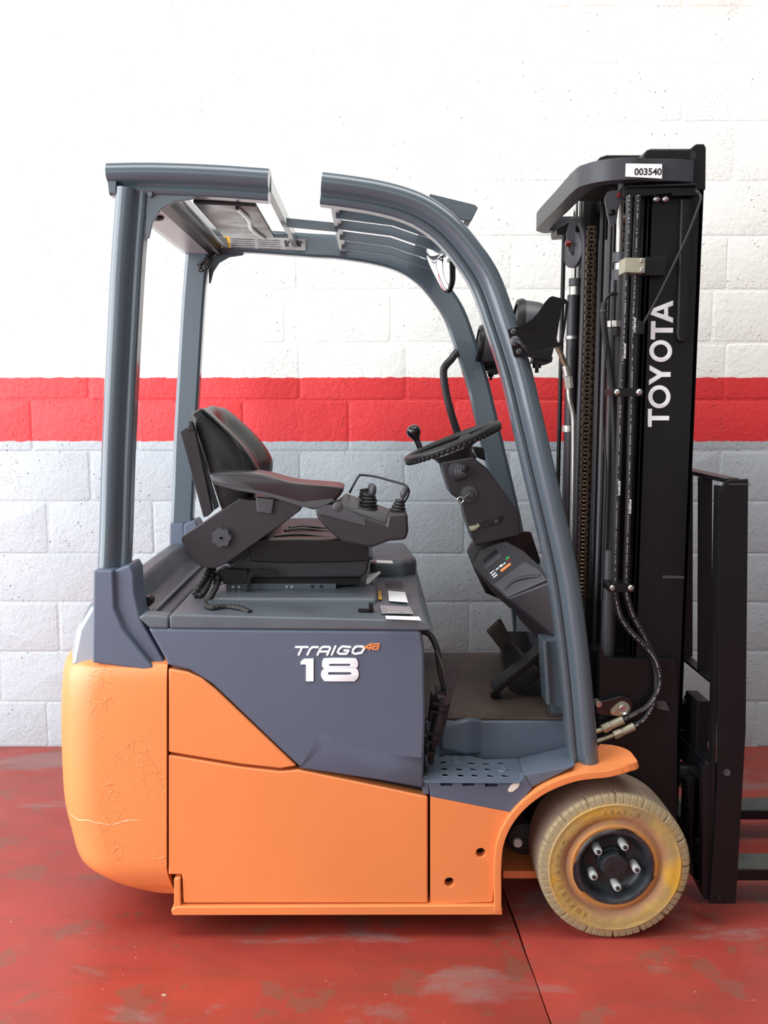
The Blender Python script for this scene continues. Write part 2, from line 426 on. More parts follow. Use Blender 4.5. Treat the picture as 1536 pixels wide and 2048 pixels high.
# ------------------------------------------------------------------ the setting
YW = 3.71
wall = B().box(-6.0, 6.0, YW, YW + .2, -.05, 3.6).build('wall_back', M['wall'], kind='structure')
CO = [0, .193, .405, .612, .812, 1.024, 1.227, 1.430, 1.653, 1.858, 2.062, 2.268, 2.489, 2.701, 2.905, 3.11, 3.31]
ANCH = [95, 205, 118, 200, 98, 182, 65, 176, 1424, 1024, 924, 1036, 927, 1020, 922, 1020]
def block_mesh(k):
    """one painted block, soft worn arrises, 1 x 1 footprint scaled per copy"""
    rnd = random.Random(k); b = B()
    w, h, d = .4145, .2025, .0022
    n = 10; ring0 = []; ring1 = []; ring2 = []
    for (sx, sz) in ((-1, -1), (1, -1), (1, 1), (-1, 1)):
        for t in range(3):
            a = {(-1, -1): PI, (1, -1): 1.5 * PI, (1, 1): 0, (-1, 1): .5 * PI}[(sx, sz)] + t * PI / 4
            j = rnd.uniform(-.0025, .0025)
            for lst, ins, y in ((ring0, -.001, .001), (ring1, .0032 + j, -d * .55), (ring2, .0075 + j, -d)):
                r = .010
                cx = sx * (w / 2 - ins - r); cz = sz * (h / 2 - ins - r)
                lst.append(b.bm.verts.new((cx + r * math.cos(a), y, cz + r * math.sin(a))))
    m = len(ring0)
    for A, C in ((ring0, ring1), (ring1, ring2)):
        for i in range(m): b.face([A[i], A[(i + 1) % m], C[(i + 1) % m], C[i]])
    b.face(ring2); bmesh.ops.recalc_face_normals(b.bm, faces=b.bm.faces)
    me = bpy.data.meshes.new('block'); b.bm.to_mesh(me); b.bm.free(); me.materials.append(M['wall'])
    for p in me.polygons: p.use_smooth = True
    me.set_sharp_from_angle(angle=math.radians(60))
    return me
BM = [block_mesh(k) for k in range(6)]
for r in range(16):
    zc = (CO[r] + CO[r + 1]) / 2; hh = CO[r + 1] - CO[r]
    ay = [1450, 1350, 1250, 1155, 1055, 950, 850, 745, 630, 525, 420, 300, 190, 75, 8, 8][r]
    x = P(ANCH[r], ay, YW).x; x -= .42 * math.ceil((x + 2.6) / .42)
    while x < 2.6:
        j = random.uniform(-.004, .004)
        o = bpy.data.objects.new('block', random.choice(BM)); COL.objects.link(o); o.parent = wall
        o.location = (x + .21 + j, YW - random.uniform(-.0006, .001), zc); o.scale = (1, 1, hh / .208)
        o.rotation_euler = (random.uniform(-.003, .003), random.uniform(-.004, .004), random.uniform(-.003, .003))
        x += .42
# floor: two cast slabs with the joint between them
floor = B().box(-6, 6, -3, YW + .2, -.30, -.16).build('floor', mat('sub_base', RGB(70, 62, 56), .9), kind='structure')
ja = PZ(1003, 1770, 0); jb = PZ(1100, 2040, 0); jd = (ja - jb)
jx = lambda y: jb.x + jd.x * (y - jb.y) / jd.y
for side in (0, 1):
    b = B(); e = [-6.0, 6.0][side]; ys = [-3 + i * (YW + 3) / 60 for i in range(61)]
    edge = [(jx(y) + (-.0022 if side == 0 else .0022) + random.uniform(-.0016, .0016), y) for y in ys]
    lo = [b.bm.verts.new((a, y, -.16)) for a, y in edge]; hi = [b.bm.verts.new((a, y, -.001)) for a, y in edge]
    h2 = [b.bm.verts.new((a + (-.003 if side == 0 else .003), y, 0)) for a, y in edge]
    fo = [b.bm.verts.new((e, y, 0)) for a, y in edge]; fl = [b.bm.verts.new((e, y, -.16)) for a, y in edge]
    for i in range(60):
        for p, q in ((lo, hi), (hi, h2), (h2, fo), (fo, fl), (fl, lo)): b.face([p[i], p[i + 1], q[i + 1], q[i]])
    b.build('slab', M['floor'], floor)

# ------------------------------------------------------------------ the forklift
OFF = Vector((0.0, 2.855, 0.0))
FL = bpy.data.objects.new('forklift', None); COL.objects.link(FL); FL.location = OFF
FL['label'] = 'orange and grey electric three-wheel forklift parked side-on before the striped block wall'
FL['category'] = 'forklift'
YN, YF, YC = 2.33, 3.38, 2.855
def mir(y): return 2 * YC - y

# counterweight
LV = [(1321, 150, .05, .16), (1328, 138, .022, .16), (1345, 128, .004, .14), (1400, 125, 0, .13), (1480, 124, 0, .13), (1615, 130, 0, .13),
      (1683, 144, .0, .13), (1741, 161, .002, .13), (1775, 192, .022, .13), (1797, 222, .045, .13), (1811, 262, .06, .12)]
lv = spline([Vector(t[:3]) for t in LV], 4); lr = spline([Vector((t[3], 0, 0)) for t in LV], 4)
secs = []
for (y, x, ins), R in zip([tuple(v) for v in lv], [v.x for v in lr]):
    ins = max(ins, 0)
    z = P(300, y, YN).z; xr = P(x, y, 2.44).x; xf = P(333, y, YN).x if y < 1750 else P(333 + (y - 1740) * .15, y, YN).x
    pl = [(xf, YN + ins)]
    for i in range(11):
        a = PI * 1.5 - i / 10 * PI / 2
        pl.append((xr + R + R * 1.0 * math.cos(a), YN + ins + R + R * math.sin(a)))
    pl.append((xr - .012, YC))
    full = pl + [(a, mir(c)) for a, c in reversed(pl[:-1])]
    secs.append([(a, c, z) for a, c in full])
cw = B().loft(secs); cw = part('counterweight', M['cast'], FL, cw, bevel=0, sharp=50)

# chassis core behind the panels
b = B(); b.pp([(345, 1345), (840, 1275), (850, 1560), (1000, 1640), (985, 1800), (345, 1800)], YN, 2.372, mir(2.372))
part('chassis', M['dark'], FL, b)

# side panels, near and far
def side_panels(m_, far=False):
    def yy(a, c): return (mir(c), mir(a)) if far else (a, c)
    def sp(name, m, pix, a, c, bev, seg=3, extra=None, label=None):
        bb = B(); q = yy(a, c); bb.pp(pix, YN, *q)
        if extra:
            q = yy(*extra[1:]); bb.pp(extra[0], YN, *q)
        return part(name, m, FL, bb, bevel=bev, seg=seg, label=label)
    sp('side_cover', M['grey'], [(294, 1257), (843, 1263), (849, 1300), (851, 1440), (846, 1577), (760, 1560), (600, 1537), (560, 1500), (424, 1370), (378, 1342), (336, 1333)], 2.335, 2.372, .009, 4)
    bb = B(); L0 = [(598, 1537), (640, 1466), (672, 1478), (712, 1494), (768, 1509), (844, 1515), (846, 1577), (760, 1561)]; L1 = [(606, 1535), (650, 1492), (680, 1503), (718, 1517), (776, 1531), (842, 1536), (844, 1574), (760, 1558)]
    f_ = (lambda v: Vector((v.x, mir(v.y), v.z))) if far else (lambda v: v)
    sm_ = lambda L, Y: [f_(v) for v in spline([P(x, y, YN) + Vector((0, Y - YN, 0)) for x, y in L], 1, True)]
    bb.loft([sm_(L0, 2.352), sm_(L0, 2.3352), sm_(L1, 2.3328)])
    part('pressed_swell', M['grey'], FL, bb, bevel=0, sharp=75)
    sp('upper_panel', M['orange'], [(336, 1338), (374, 1345), (402, 1357), (432, 1381), (593, 1534), (560, 1539), (480, 1530), (336, 1506)], 2.333, 2.372, .006)
    sp('battery_door', M['orange'], [(336, 1511), (480, 1535), (560, 1544), (597, 1541), (700, 1562), (856, 1595), (856, 1808), (366, 1808), (363, 1751), (336, 1751)], 2.333, 2.372, .005)
    sp('skirt', M['orange'], [(343, 1817), (353, 1811), (995, 1808), (1004, 1815), (1004, 1827), (346, 1828)], 2.322, 2.40, .003)
    sp('door_hinge_tab', M['orange'], [(348, 1757), (361, 1755), (362, 1812), (348, 1812)], 2.328, 2.36, .003)
side_panels(M); side_panels(M, True)
hp = px2([(861, 1594), (1021, 1625), (1010, 1650), (999, 1690), (991, 1735), (986, 1806), (861, 1810)], YN)
for yv in (2.333, mir(2.333) - .03):
    b = plate([hp] + [circ(px2([c], YN)[0], .0125) for c in ((962, 1707), (899, 1766))], yv, .03, .003)
    part('front_panel', M['orange'], FL, b, bevel=0, wn=True)

# mudguards (wheel arches), built as a sheet with a rounded front corner
FP = [(1003, 1824), (1003, 1780), (1003, 1737), (1007, 1693), (1023, 1653), (1052, 1617), (1096, 1585), (1154, 1563), (1212, 1556), (1250, 1550), (1284, 1541)]
fw = spline([P(x, y, 2.318) for x, y in FP], 4)
def fender(far):
    b = B(); rows = []
    n = len(fw)
    for i, p in enumerate(fw):
        t = (fw[min(i + 1, n - 1)] - fw[max(i - 1, 0)]).normalized(); nn = Vector((-t.z, 0, t.x))
        row = []
        for k in range(25):
            y = 2.318 + (2.462 - 2.318) * k / 24
            xe = fw[-1].x; R = .07
            lim = xe
            dd = y - (2.462 - R)
            if dd > 0: lim = xe - R + math.sqrt(max(R * R - dd * dd, 0))
            dn = .03 - (y - 2.318)
            if dn > 0: lim = min(lim, xe - .03 + math.sqrt(max(.0009 - dn * dn, 0)))
            f_ = (p.x - .62) / (xe - .62); x = p.x if f_ < 0 else .62 + f_ * (lim - .62)
            th = .019
            yy = mir(y) if far else y
            row.append((Vector((x, yy, p.z)), Vector((x + nn.x * th, yy, p.z + nn.z * th))))
        rows.append(row)
    V = [[(b.bm.verts.new(q[0]), b.bm.verts.new(q[1])) for q in r] for r in rows]
    for i in range(n - 1):
        for k in range(24):
            for s_ in (0, 1): b.face([V[i][k][s_], V[i + 1][k][s_], V[i + 1][k + 1][s_], V[i][k + 1][s_]])
        for k in (0, 24): b.face([V[i][k][0], V[i + 1][k][0], V[i + 1][k][1], V[i][k][1]])
    for i in (0, n - 1):
        for k in range(24): b.face([V[i][k][0], V[i][k + 1][0], V[i][k + 1][1], V[i][k][1]])
    part('mudguard', M['orange'], FL, b, bevel=.003, ang=60)
fender(False); fender(True)

# guard leg covers
for far in (0, 1):
    a = lambda y: mir(y) if far else y
    b = B().pp([(187, 1140), (226, 1140), (229, 1215), (246, 1258), (308, 1335), (290, 1339), (185, 1325)], 2.34, *sorted((a(2.336), a(2.46))))
    b.pp([(224, 1143), (256, 1131), (264, 1146), (266, 1186), (277, 1237), (331, 1333), (305, 1335), (240, 1262), (224, 1215)], 2.34, *sorted((a(2.352), a(2.46))))
    part('leg_cover', M['grey'], FL, b, bevel=.006, seg=3)
# rear hood and tail lamps
b = B().pp([(143, 1332), (152, 1262), (176, 1212), (205, 1186), (240, 1188), (262, 1232), (330, 1240), (330, 1330)], 2.40, 2.40, mir(2.40))
part('rear_hood', M['hood'], FL, b, bevel=.012, seg=3)
for far in (0, 1):
    a = lambda y: mir(y) if far else y
    q = []
    for x, y in [(139, 1330), (152, 1258), (180, 1210), (188, 1215), (188, 1330)]:
        for Y in (2.372, 2.44):
            p = P(x + (6 if Y < 2.4 else 0), y, Y); q.append((p.x, a(Y), p.z))
    part('tail_lamp', M['lens'], FL, B().hull(q), bevel=.008, seg=3)

# hood (seat deck) with lip
zt = P(500, 1236, 2.338).z
b = B().pp([(338, 1232), (348, 1228), (845, 1240), (856, 1246), (868, 1261), (340, 1257)], 2.338, 2.334, mir(2.334))
for y0_, y1_ in ((2.334, 2.385), (mir(2.385), mir(2.334))): b.pp([(276, 1235), (288, 1228), (338, 1232), (338, 1257), (300, 1256)], 2.338, y0_, y1_)
hood = part('hood', M['hood'], FL, b, bevel=.006, seg=3)
def on(x0, y0, x1, y1, x2, y2, x3, y3, z, t=.001):
    b = B(); q = [PZ(*c, z) for c in ((x0, y0), (x1, y1), (x2, y2), (x3, y3))]
    b.hull([v + Vector((0, 0, s)) for v in q for s in (0, t)]); return b
zh = P(600, 1238, 2.338).z + .004
# raised pad below the seat, raised front corner
q = [(a, y, z) for a in (-.44, .02) for y in (2.52, 3.2) for z in (zh - .02, zh + .012)]
part('seat_plinth', M['hood'], hood, B().hull(q), bevel=.01, seg=3)
q = [(a, y, z) for (a, y) in ((.0, 2.93), (.115, 2.93), (.155, 3.0), (.13, 3.32), (.0, 3.32)) for z in (zh - .02, zh + .045)]
part('hood_hump', M['hood'], hood, B().hull(q), bevel=.02, seg=4)
# gap and tray strip at the rear of the hood
part('tray', M['hood'], hood, B().box(-.665, -.572, 2.39, 3.31, zh - .06, zh - .018), bevel=.004)
part('tray_edge', M['hood'], hood, B().box(-.588, -.574, 2.39, 3.31, zh - .03, zh - .004), bevel=.003)
part('seam_ridge', M['hood'], hood, B().box(-.50, -.49, 2.42, 3.25, zh - .02, zh + .003), bevel=.002)
part('label_plate', M['paper'], hood, on(776, 1182, 810, 1185, 816, 1205, 778, 1202, zh + .001), bevel=0, label='white printed label')
b = B()
for i in range(6): b.box(.045, .10, 2.74 + i * .012, 2.744 + i * .012, zh + .002, zh + .0026)
part('print_lines', M['ink'], hood, b, bevel=0)
part('label_plate', M['yellow'], hood, on(755, 1182, 762, 1182, 764, 1199, 757, 1199, zh + .001), bevel=0, label='small yellow label')
part('label_plate', M['dirty_label'], hood, on(760, 1211, 820, 1214, 827, 1228, 763, 1227, zh + .001), bevel=0, label='worn grey label')
part('label_plate', M['paper'], hood, on(771, 1232, 838, 1234, 842, 1241, 772, 1238, zh + .001), bevel=0, label='long white label strip at the edge')
part('label_plate', M['paper'], hood, on(742, 1120, 784, 1122, 786, 1127, 742, 1125, zh + .047), bevel=0, label='white label with a red triangle')
part('label_mark', M['red'], hood, on(744, 1121, 752, 1121, 754, 1126, 743, 1125, zh + .0485), bevel=0)
b = B(); p = PZ(733, 1222, zh)
b.box(p.x - .022, p.x + .02, p.y - .01, p.y + .012, zh, zh + .004); b.box(p.x + .006, p.x + .018, p.y - .01, p.y + .012, zh, zh + .02)
part('latch', M['black'], hood, b, bevel=.001)
b = B(); p = PZ(742, 1172, zh)
b.hull([(p.x - .018, p.y - .03, zh + .0), (p.x - .018, p.y + .01, zh + .0), (p.x - .014, p.y - .03, zh + .03), (p.x + .03, p.y - .02, zh + .045), (p.x + .03, p.y + .01, zh + .045), (p.x - .014, p.y + .01, zh + .03), (p.x + .02, p.y, zh + .028)])
part('release_lever', M['paper'], hood, b, bevel=.004, label='pale grey release lever')
b = B(); p = P(295, 1203, 2.45); b.cyl(p + Vector((0, .03, 0)), p - Vector((0, .005, 0)), .014, n=12); b.cyl(p + Vector((-.02, 0, .012)), p + Vector((0, 0, 0)), .007, n=8)
part('hinge_bolt', M['black'], hood, b, bevel=.002)

# ---------------- overhead guard
def arc(cx, cy, rx, ry, a0, a1, n): return [(cx + rx * math.cos(math.radians(a0 + (a1 - a0) * i / n)), cy + ry * math.sin(math.radians(a0 + (a1 - a0) * i / n))) for i in range(n + 1)]
PROF = arc(.0255, .030, .0255, .030, 190, 330, 9) + [(.0505, .024), (.053, .027)] + arc(.066, .036, .012, .012, 215, 345, 4) + [(.078, .07), (.070, .078), (.012, .078), (0, .07)]
GY = 2.362
def guard_sweep(b, pts, far, sm=6, wscale=1.0):
    """pts: world points of the outer edge; inner edge lies to the right hand of travel"""
    pts = spline([Vector(p) for p in pts], sm) if sm > 1 else [Vector(p) for p in pts]
    secs = []; n = len(pts)
    for i, p in enumerate(pts):
        t = (pts[min(i + 1, n - 1)] - pts[max(i - 1, 0)]); t.y = 0; t.normalize()
        nn = Vector((t.z, 0, -t.x))
        secs.append([(p.x + nn.x * w * wscale, (mir(GY + d) if far else GY + d), p.z + nn.z * w * wscale) for w, d in PROF])
    b.loft(secs)
g = None
rear_pts = [P(189, 1150, GY), P(193, 1050, GY), P(197, 900, GY), P(206, 700, GY), P(215, 520, GY), P(226, 370, GY)]
rail_pts = [P(209, 320, GY), P(300, 319, GY), P(420, 323, GY), P(537, 331, GY)]
front_pts = [P(645, 338, GY), P(700, 345, GY), P(760, 355, GY), P(820, 371, GY), P(870, 394, GY), P(920, 432, GY), P(965, 485, GY), P(1004, 548, GY), P(1036, 637, GY),
             P(1066, 733, GY), P(1087, 820, GY), P(1118, 955, GY), P(1148, 1085, GY), P(1166, 1179, GY), P(1185, 1330, GY), P(1203, 1531, GY)]
b = B(); guard_sweep(b, rear_pts, 0); guard_sweep(b, rail_pts, 0); guard_sweep(b, front_pts, 0)
b.pp([(213, 360), (230, 360), (228, 385), (215, 380)], GY, GY + .01, GY + .07)
guard = part('overhead_guard', M['guard'], FL, b, bevel=0, sharp=25)
b = B(); guard_sweep(b, rear_pts, 1)
far_rail = [rail_pts[0], rail_pts[1], rail_pts[2], rail_pts[3], P(590, 335, GY)] + front_pts
guard_sweep(b, far_rail, 1, 4)
part('far_side_frame', M['guard'], guard, b, bevel=0, sharp=25)
# gussets at the rear corners
for far in (0, 1):
    pix = [(292, 384), (392, 392), (386, 399), (350, 404), (322, 420), (306, 445), (299, 476), (293, 478)]
    yv = (mir(2.405), mir(2.395)) if far else (2.395, 2.405)
    part('gusset', M['guard'], guard, B().pp(pix, 2.40, *yv), bevel=.002)
    b = B()
    for c in ((301, 389),):
        p = P(*c, 2.39); y = mir(p.y) if far else p.y
        b.cyl((p.x, y - .006, p.z), (p.x, y + .006, p.z), .007, n=6)
    part('bolt', M['guard'], guard, b, bevel=.001)
zb = lambda x, y, Y=2.43: P(x, y, Y)
def crossbar(name, x0, y0, x1, y1, th, m=None, y_a=2.42, y_b=mir(2.42), lab=None):
    b = B(); p = zb(x0, y0); q = zb(x1, y1)
    b.box(p.x, q.x, y_a, y_b, min(p.z, q.z) - th, max(p.z, q.z)); return part(name, m or M['guard'], guard, b, bevel=.002, label=lab)
crossbar('crossbar', 529, 352, 543, 352, .040)
crossbar('crossbar', 658, 374, 676, 374, .036)
crossbar('crossbar', 232, 378, 246, 378, .03)
crossbar('crossbar', 303, 376, 334, 376, .036, M['black'])
crossbar('crossbar', 346, 374, 358, 374, .022)
# longitudinal louvres from the front crossbar to the header
def xz(x, y, Y=GY): p = P(x, y, Y); return (p.x, p.z)
for i, Y in enumerate((2.60, 2.76, 2.94, 3.12)):
    a = xz(664, 376); c = xz(790, 392); d = xz(905, 432); h = .027
    pts = [a, c, d, (d[0], d[1] - h), (c[0], c[1] - h), (a[0], a[1] - h)]
    b = B(); b.prism(pts, Y, Y + .008); part('louvre', M['guard'], guard, b, bevel=.0015)
a = xz(540, 366); c = xz(664, 378)
part('louvre', M['guard'], guard, B().prism([a, c, (c[0], c[1] - .026), (a[0], a[1] - .026)], 2.80, 2.808), bevel=.0015)
# front header plate that leans forward of the guard
b = B(); A = [(860, 386), (950, 408), (957, 414), (943, 442), (925, 440), (855, 402)]
b.pp(A, 2.44, 2.445, mir(2.445)); part('header_plate', M['guard'], guard, b, bevel=.003)
# rear roof sheet and dark roof window
p0 = xz(232, 387); p1 = xz(303, 389)
part('roof_sheet', M['pale'], guard, B().prism([p0, p1, (p1[0], p1[1] - .005), (p0[0], p0[1] - .005)], 2.44, mir(2.44)), bevel=.001)
p0 = xz(372, 382); p1 = xz(503, 388)
rw = part('roof_window', M['smoked'], guard, B().prism([p0, p1, (p1[0], p1[1] - .012), (p0[0], p0[1] - .012)], 2.45, 2.93), bevel=.004, label='glossy smoked roof window')
part('roof_rail', M['guard'], guard, B().prism([p0, (xz(534, 384)), (xz(534, 384)[0], p1[1] - .008), (p0[0], p0[1] - .008)], 2.935, 2.96), bevel=.002)
b = B(); pc = xz(462, 390)
b.tube([(pc[0], 2.47, pc[1] - .010), (pc[0] + .01, 2.6, pc[1] - .011), (pc[0] + .0, 2.75, pc[1] - .011), (pc[0] + .02, 2.92, pc[1] - .010)], .006, 6)
part('pressed_rib', M['gloss'], rw, b, bevel=0)
b = B(); p = P(312, 460, 2.62); zr = xz(232, 387)[1] - .005
b.lathe((p.x, 2.62, zr - .012), (0, 0, 1), [(0, .012), (.004, .022), (.012, .024)], 16); part('drain_plug', M['black'], guard, b, bevel=0)
# cable bunch at the far rear corner
pts = [P(431, 484, 3.26), P(433, 500, 3.25), P(420, 515, 3.22), P(402, 530, 3.2), P(400, 541, 3.2), P(415, 534, 3.2), P(424, 520, 3.21), P(414, 517, 3.2), P(396, 532, 3.2)]
part('cable', M['rubber'], guard, B().tube(pts, .007, 8, 6, rib=.08), bevel=0)
# warning label on the far rail
Yl = mir(GY + .079) - .002
Yl = 3.262
b = B().pp([(443, 471), (611, 478), (611, 501), (443, 495)], Yl, Yl, Yl + .003); wl = part('warning_label', M['dirty_label'], guard, b, bevel=0, label='long worn warning label')
part('warning_field', M['yellow'], wl, B().pp([(443, 471), (460, 472), (460, 496), (443, 495)], Yl, Yl - .001, Yl + .001), bevel=0)
part('warning_triangle', M['ink'], wl, B().pp([(451, 474), (456, 483), (446, 483)], Yl, Yl - .002, Yl + .001), bevel=0)
b = B()
for x0, x1 in ((463, 510), (516, 560)):
    for k in range(5): b.pp([(x0, 476 + k * 4.2 + (x0 - 443) * .04), (x1, 478 + k * 4.2 + (x0 - 443) * .04), (x1, 479 + k * 4.2 + (x0 - 443) * .04), (x0, 477 + k * 4.2 + (x0 - 443) * .04)], Yl, Yl - .001, Yl)
part('label_print', M['ink'], wl, b, bevel=0, kind='stuff')
b = B()
for x in (568, 593): b.pp([(x, 481), (x + 4, 480), (x + 10, 492), (x + 3, 494)], Yl, Yl - .001, Yl); b.pp([(x + 7, 480), (x + 12, 484), (x + 8, 488)], Yl, Yl - .001, Yl)
part('pictogram', M['ink'], wl, b, bevel=0, kind='stuff')
# rear-view mirror
Fp = [(852, 499, 2.86), (870, 491, 2.80), (893, 485, 2.70), (898, 500, 2.69), (900, 560, 2.69), (893, 582, 2.71), (883, 577, 2.75), (866, 545, 2.81), (855, 520, 2.85)]
c = P(880, 533, 2.75); nrm = Vector((-.84, -.54, -.03)).normalized()
F3 = []
for x, y, _ in Fp:
    d = P(x, y, 2.75) - Vector((0, 0, CH)); F3.append(Vector((0, 0, CH)) + d * ((c - Vector((0, 0, CH))).dot(nrm) / d.dot(nrm)))
F3 = spline(F3, 3, True); c = sum(F3, Vector()) / len(F3)
b = B(); b.loft([[c + (v - c) * k + nrm * .016 * (1 - k * k) for v in F3] for k in (1.0, .85, .65, .45, .25, .05)]); mirr = part('mirror', M['mirror'], guard, b, bevel=0, sharp=70)
b = B(); b.loft([[c + (v - c) * k - nrm * t for v in F3] for k, t in ((1.0, -.001), (1.05, .001), (1.05, .014), (.9, .024))]); part('mirror_housing', M['black'], mirr, b, bevel=0)
b = B(); b.cyl(c - nrm * .02, P(915, 505, 2.62), .007); part('mirror_arm', M['black'], mirr, b, bevel=0)
# grab handle on the far front leg
b = B().tube([P(931, 697, 3.29), P(915, 703, 3.28), P(903, 718, 3.26), P(890, 733, 3.25), P(887, 748, 3.25), P(892, 785, 3.25), P(902, 825, 3.25), P(914, 862, 3.26), P(930, 900, 3.27), P(950, 915, 3.29)], .0135, 10, 5, flat=.7)
part('grab_handle', M['plastic'], guard, b, bevel=0)

# ---------------- headlamps with brackets
def lamp(far):
    f = (lambda v: Vector((v[0], mir(v[1]), v[2]))) if far else (lambda v: Vector(v))
    out = zoomed([(120, 760), (320, 700), (430, 640), (500, 595), (600, 490), (700, 340), (770, 262), (820, 235), (1050, 280), (1095, 340), (1040, 720), (1000, 950), (960, 1010), (850, 1040), (800, 1240), (520, 1205), (430, 1175), (250, 1195), (215, 1170)], 1000, 560, 7.68)
    slot = zoomed([(990, 350), (1040, 350), (1020, 620), (960, 930), (920, 955), (895, 900), (940, 620)], 1000, 560, 7.68)
    Yb = 2.352
    loops = [px2(out, Yb), px2(slot, Yb)]
    bb = plate(loops, Yb, .006, .001)
    for v in bb.bm.verts:                       # the plate bends away to the inside, behind the leg face
        t = (v.co.x - P(1056, 650, Yb).x)
        if t > 0: v.co.y += min(t * .25, .03)
    if far:
        for v in bb.bm.verts: v.co.y = mir(v.co.y)
    L = part('headlamp_bracket', M['black'], FL, bb, bevel=0, wn=True)
    c = P(1080, 652, 2.44); r = .062
    b = B(); b.lathe(f(c + Vector((-.012, 0, .0))), (1, 0, -.12), [(-.03, .03), (-.028, .048), (-.015, r), (.02, r), (.045, .05), (.062, .03), (.068, .006)] if False else [(-.052, .035), (-.05, .052), (-.04, r), (.0, r * .98), (.03, .052), (.05, .034), (.058, .01)], 28)
    part('headlamp', M['softp'], L, b, bevel=0)
    b = B(); b.lathe(f(c + Vector((-.012, 0, .0))), (1, 0, -.12), [(-.0555, r * .80), (-.0555, r * .98), (-.046, r * 1.05), (-.038, r * 1.03)], 28, False)
    part('lamp_ring', M['black'], L, b, bevel=0)
    b = B().pp([(1068, 714), (1106, 714), (1104, 724), (1090, 730), (1066, 726)], 2.38, 2.38, 2.43)
    p = P(1074, 722, 2.40); b.cyl(p, p - Vector((0, 0, .018)), .011, n=6); b.cyl(p, p - Vector((0, 0, .03)), .005, n=8)
    if far:
        for v in b.bm.verts: v.co.y = mir(v.co.y)
    part('lamp_mount', M['black'], L, b, bevel=.001)
    for x, y in ((1027, 663), (1038, 703)):
        p = P(x, y, Yb); b = B(); b.lathe(f(p + Vector((0, .002, 0))), (0, -1 if not far else 1, 0), [(0, .0072), (.004, .0068), (.006, .004), (.003, .0035), (.003, .0001)], 16); part('bolt', M['softp'], L, b, bevel=0)
    p = P(1030, 682, Yb); b = B(); b.ball(f(p), .013, .006, .013); part('grommet', M['softp'], L, b, bevel=0)
    b = B(); b.tube([f(P(1031, 682, 2.345)), f(P(1040, 685, 2.33)), f(P(1052, 698, 2.33)), f(P(1066, 714, 2.345))], .004, 8, 6, rib=.1); part('cable', M['rubber'], L, b, bevel=0)
lamp(0); lamp(1)

# ---------------- floor plate, step, cowl
zm = P(1000, 1438, 2.53).z
b = B(); b.prism([(P(850, 1440, 2.53).x, zm - .3), (P(850, 1440, 2.53).x, zm - .006), (P(1144, 1436, 2.53).x, zm - .006), (P(1144, 1436, 2.53).x, zm - .12), (P(1090, 1500, 2.53).x, zm - .16), (P(1000, 1600, 2.53).x, zm - .3)], 2.53, mir(2.45))
flb = part('footwell', M['step'], FL, b, bevel=.006, seg=3)
b = B(); b.box(P(850, 1440, 2.53).x, P(1136, 1437, 2.53).x, 2.535, mir(2.50), zm - .004, zm + .003)
fm = part('floor_mat', M['matf'], flb, b, bevel=.001)
for i in range(9):
    x = .22 + i * .038
    part('mat_rib', M['matf'], fm, B().box(x, x + .018, 2.55, 2.556, zm + .003, zm + .0045), bevel=0)
b = B().hull([P(*q) for q in ((880, 1452, 2.51), (932, 1437, 2.505), (932, 1510, 2.505), (905, 1502, 2.51), (880, 1500, 2.51), (885, 1446, 2.54), (940, 1434, 2.54), (975, 1438, 2.54), (975, 1512, 2.54), (880, 1500, 2.54))])
part('riser_panel', M['step'], flb, b, bevel=.012, seg=4, ang=8)
# perforated step
zs = P(900, 1562, 2.336).z
so = [PZ(857, 1565, zs), PZ(846, 1562, zs), PZ(852, 1508, zs), PZ(880, 1506, zs), PZ(935, 1510, zs), PZ(968, 1519, zs), PZ(1035, 1517, zs), PZ(1047, 1545, zs), PZ(1040, 1566, zs)]
loops = [[(p.x, p.y) for p in so]]
bigs = []
for row in [[(883, 1512)], [(886, 1525), (943, 1527), (972, 1528), (1001, 1527)], [(888, 1538), (918, 1539), (946, 1539), (975, 1539)], [(890, 1550), (921, 1551), (949, 1551), (980, 1552), (1009, 1552)]]:
    for c in row:
        p = PZ(*c, zs); bigs.append(p)
    for c in ([(913, 1522)] if row[0] == (886, 1525) else [(1005, 1540)] if row[0] == (888, 1538) else []):
        pass
for p in bigs:
    if p.y > 2.345: loops.append(circ((p.x, p.y), .0085, 14))
bb = plate(loops, 0, .0016, .0004)
bb.xform(Matrix.Translation((0, 0, zs - .0008)) @ Matrix.Rotation(-PI / 2, 4, 'X') @ Matrix.Translation((0, -.0008, 0)))
st = part('step_plate', M['step'], FL, bb, bevel=0, wn=True)
b = B(); b.box(so[1].x + .01, .40, 2.362, 2.53, zs - .09, zs - .07); part('step_pan', M['dark'], st, b, bevel=0)
for c in ((913, 1521), (1005, 1540)):
    p = PZ(*c, zs); b = B(); b.lathe(p, (0, 0, 1), [(0, .015), (.004, .012), (.002, .007), (.002, .0001)], 16); part('anti_slip_boss', M['step'], st, b, bevel=0)
for p in bigs:
    if p.y > 2.345:
        b = B(); b.lathe(p, (0, 0, 1), [(.0002, .0086), (.0010, .0092), (.0010, .0104), (-.0002, .0118)], 14, False); part('hole_rim', M['step'], st, b, bevel=0)
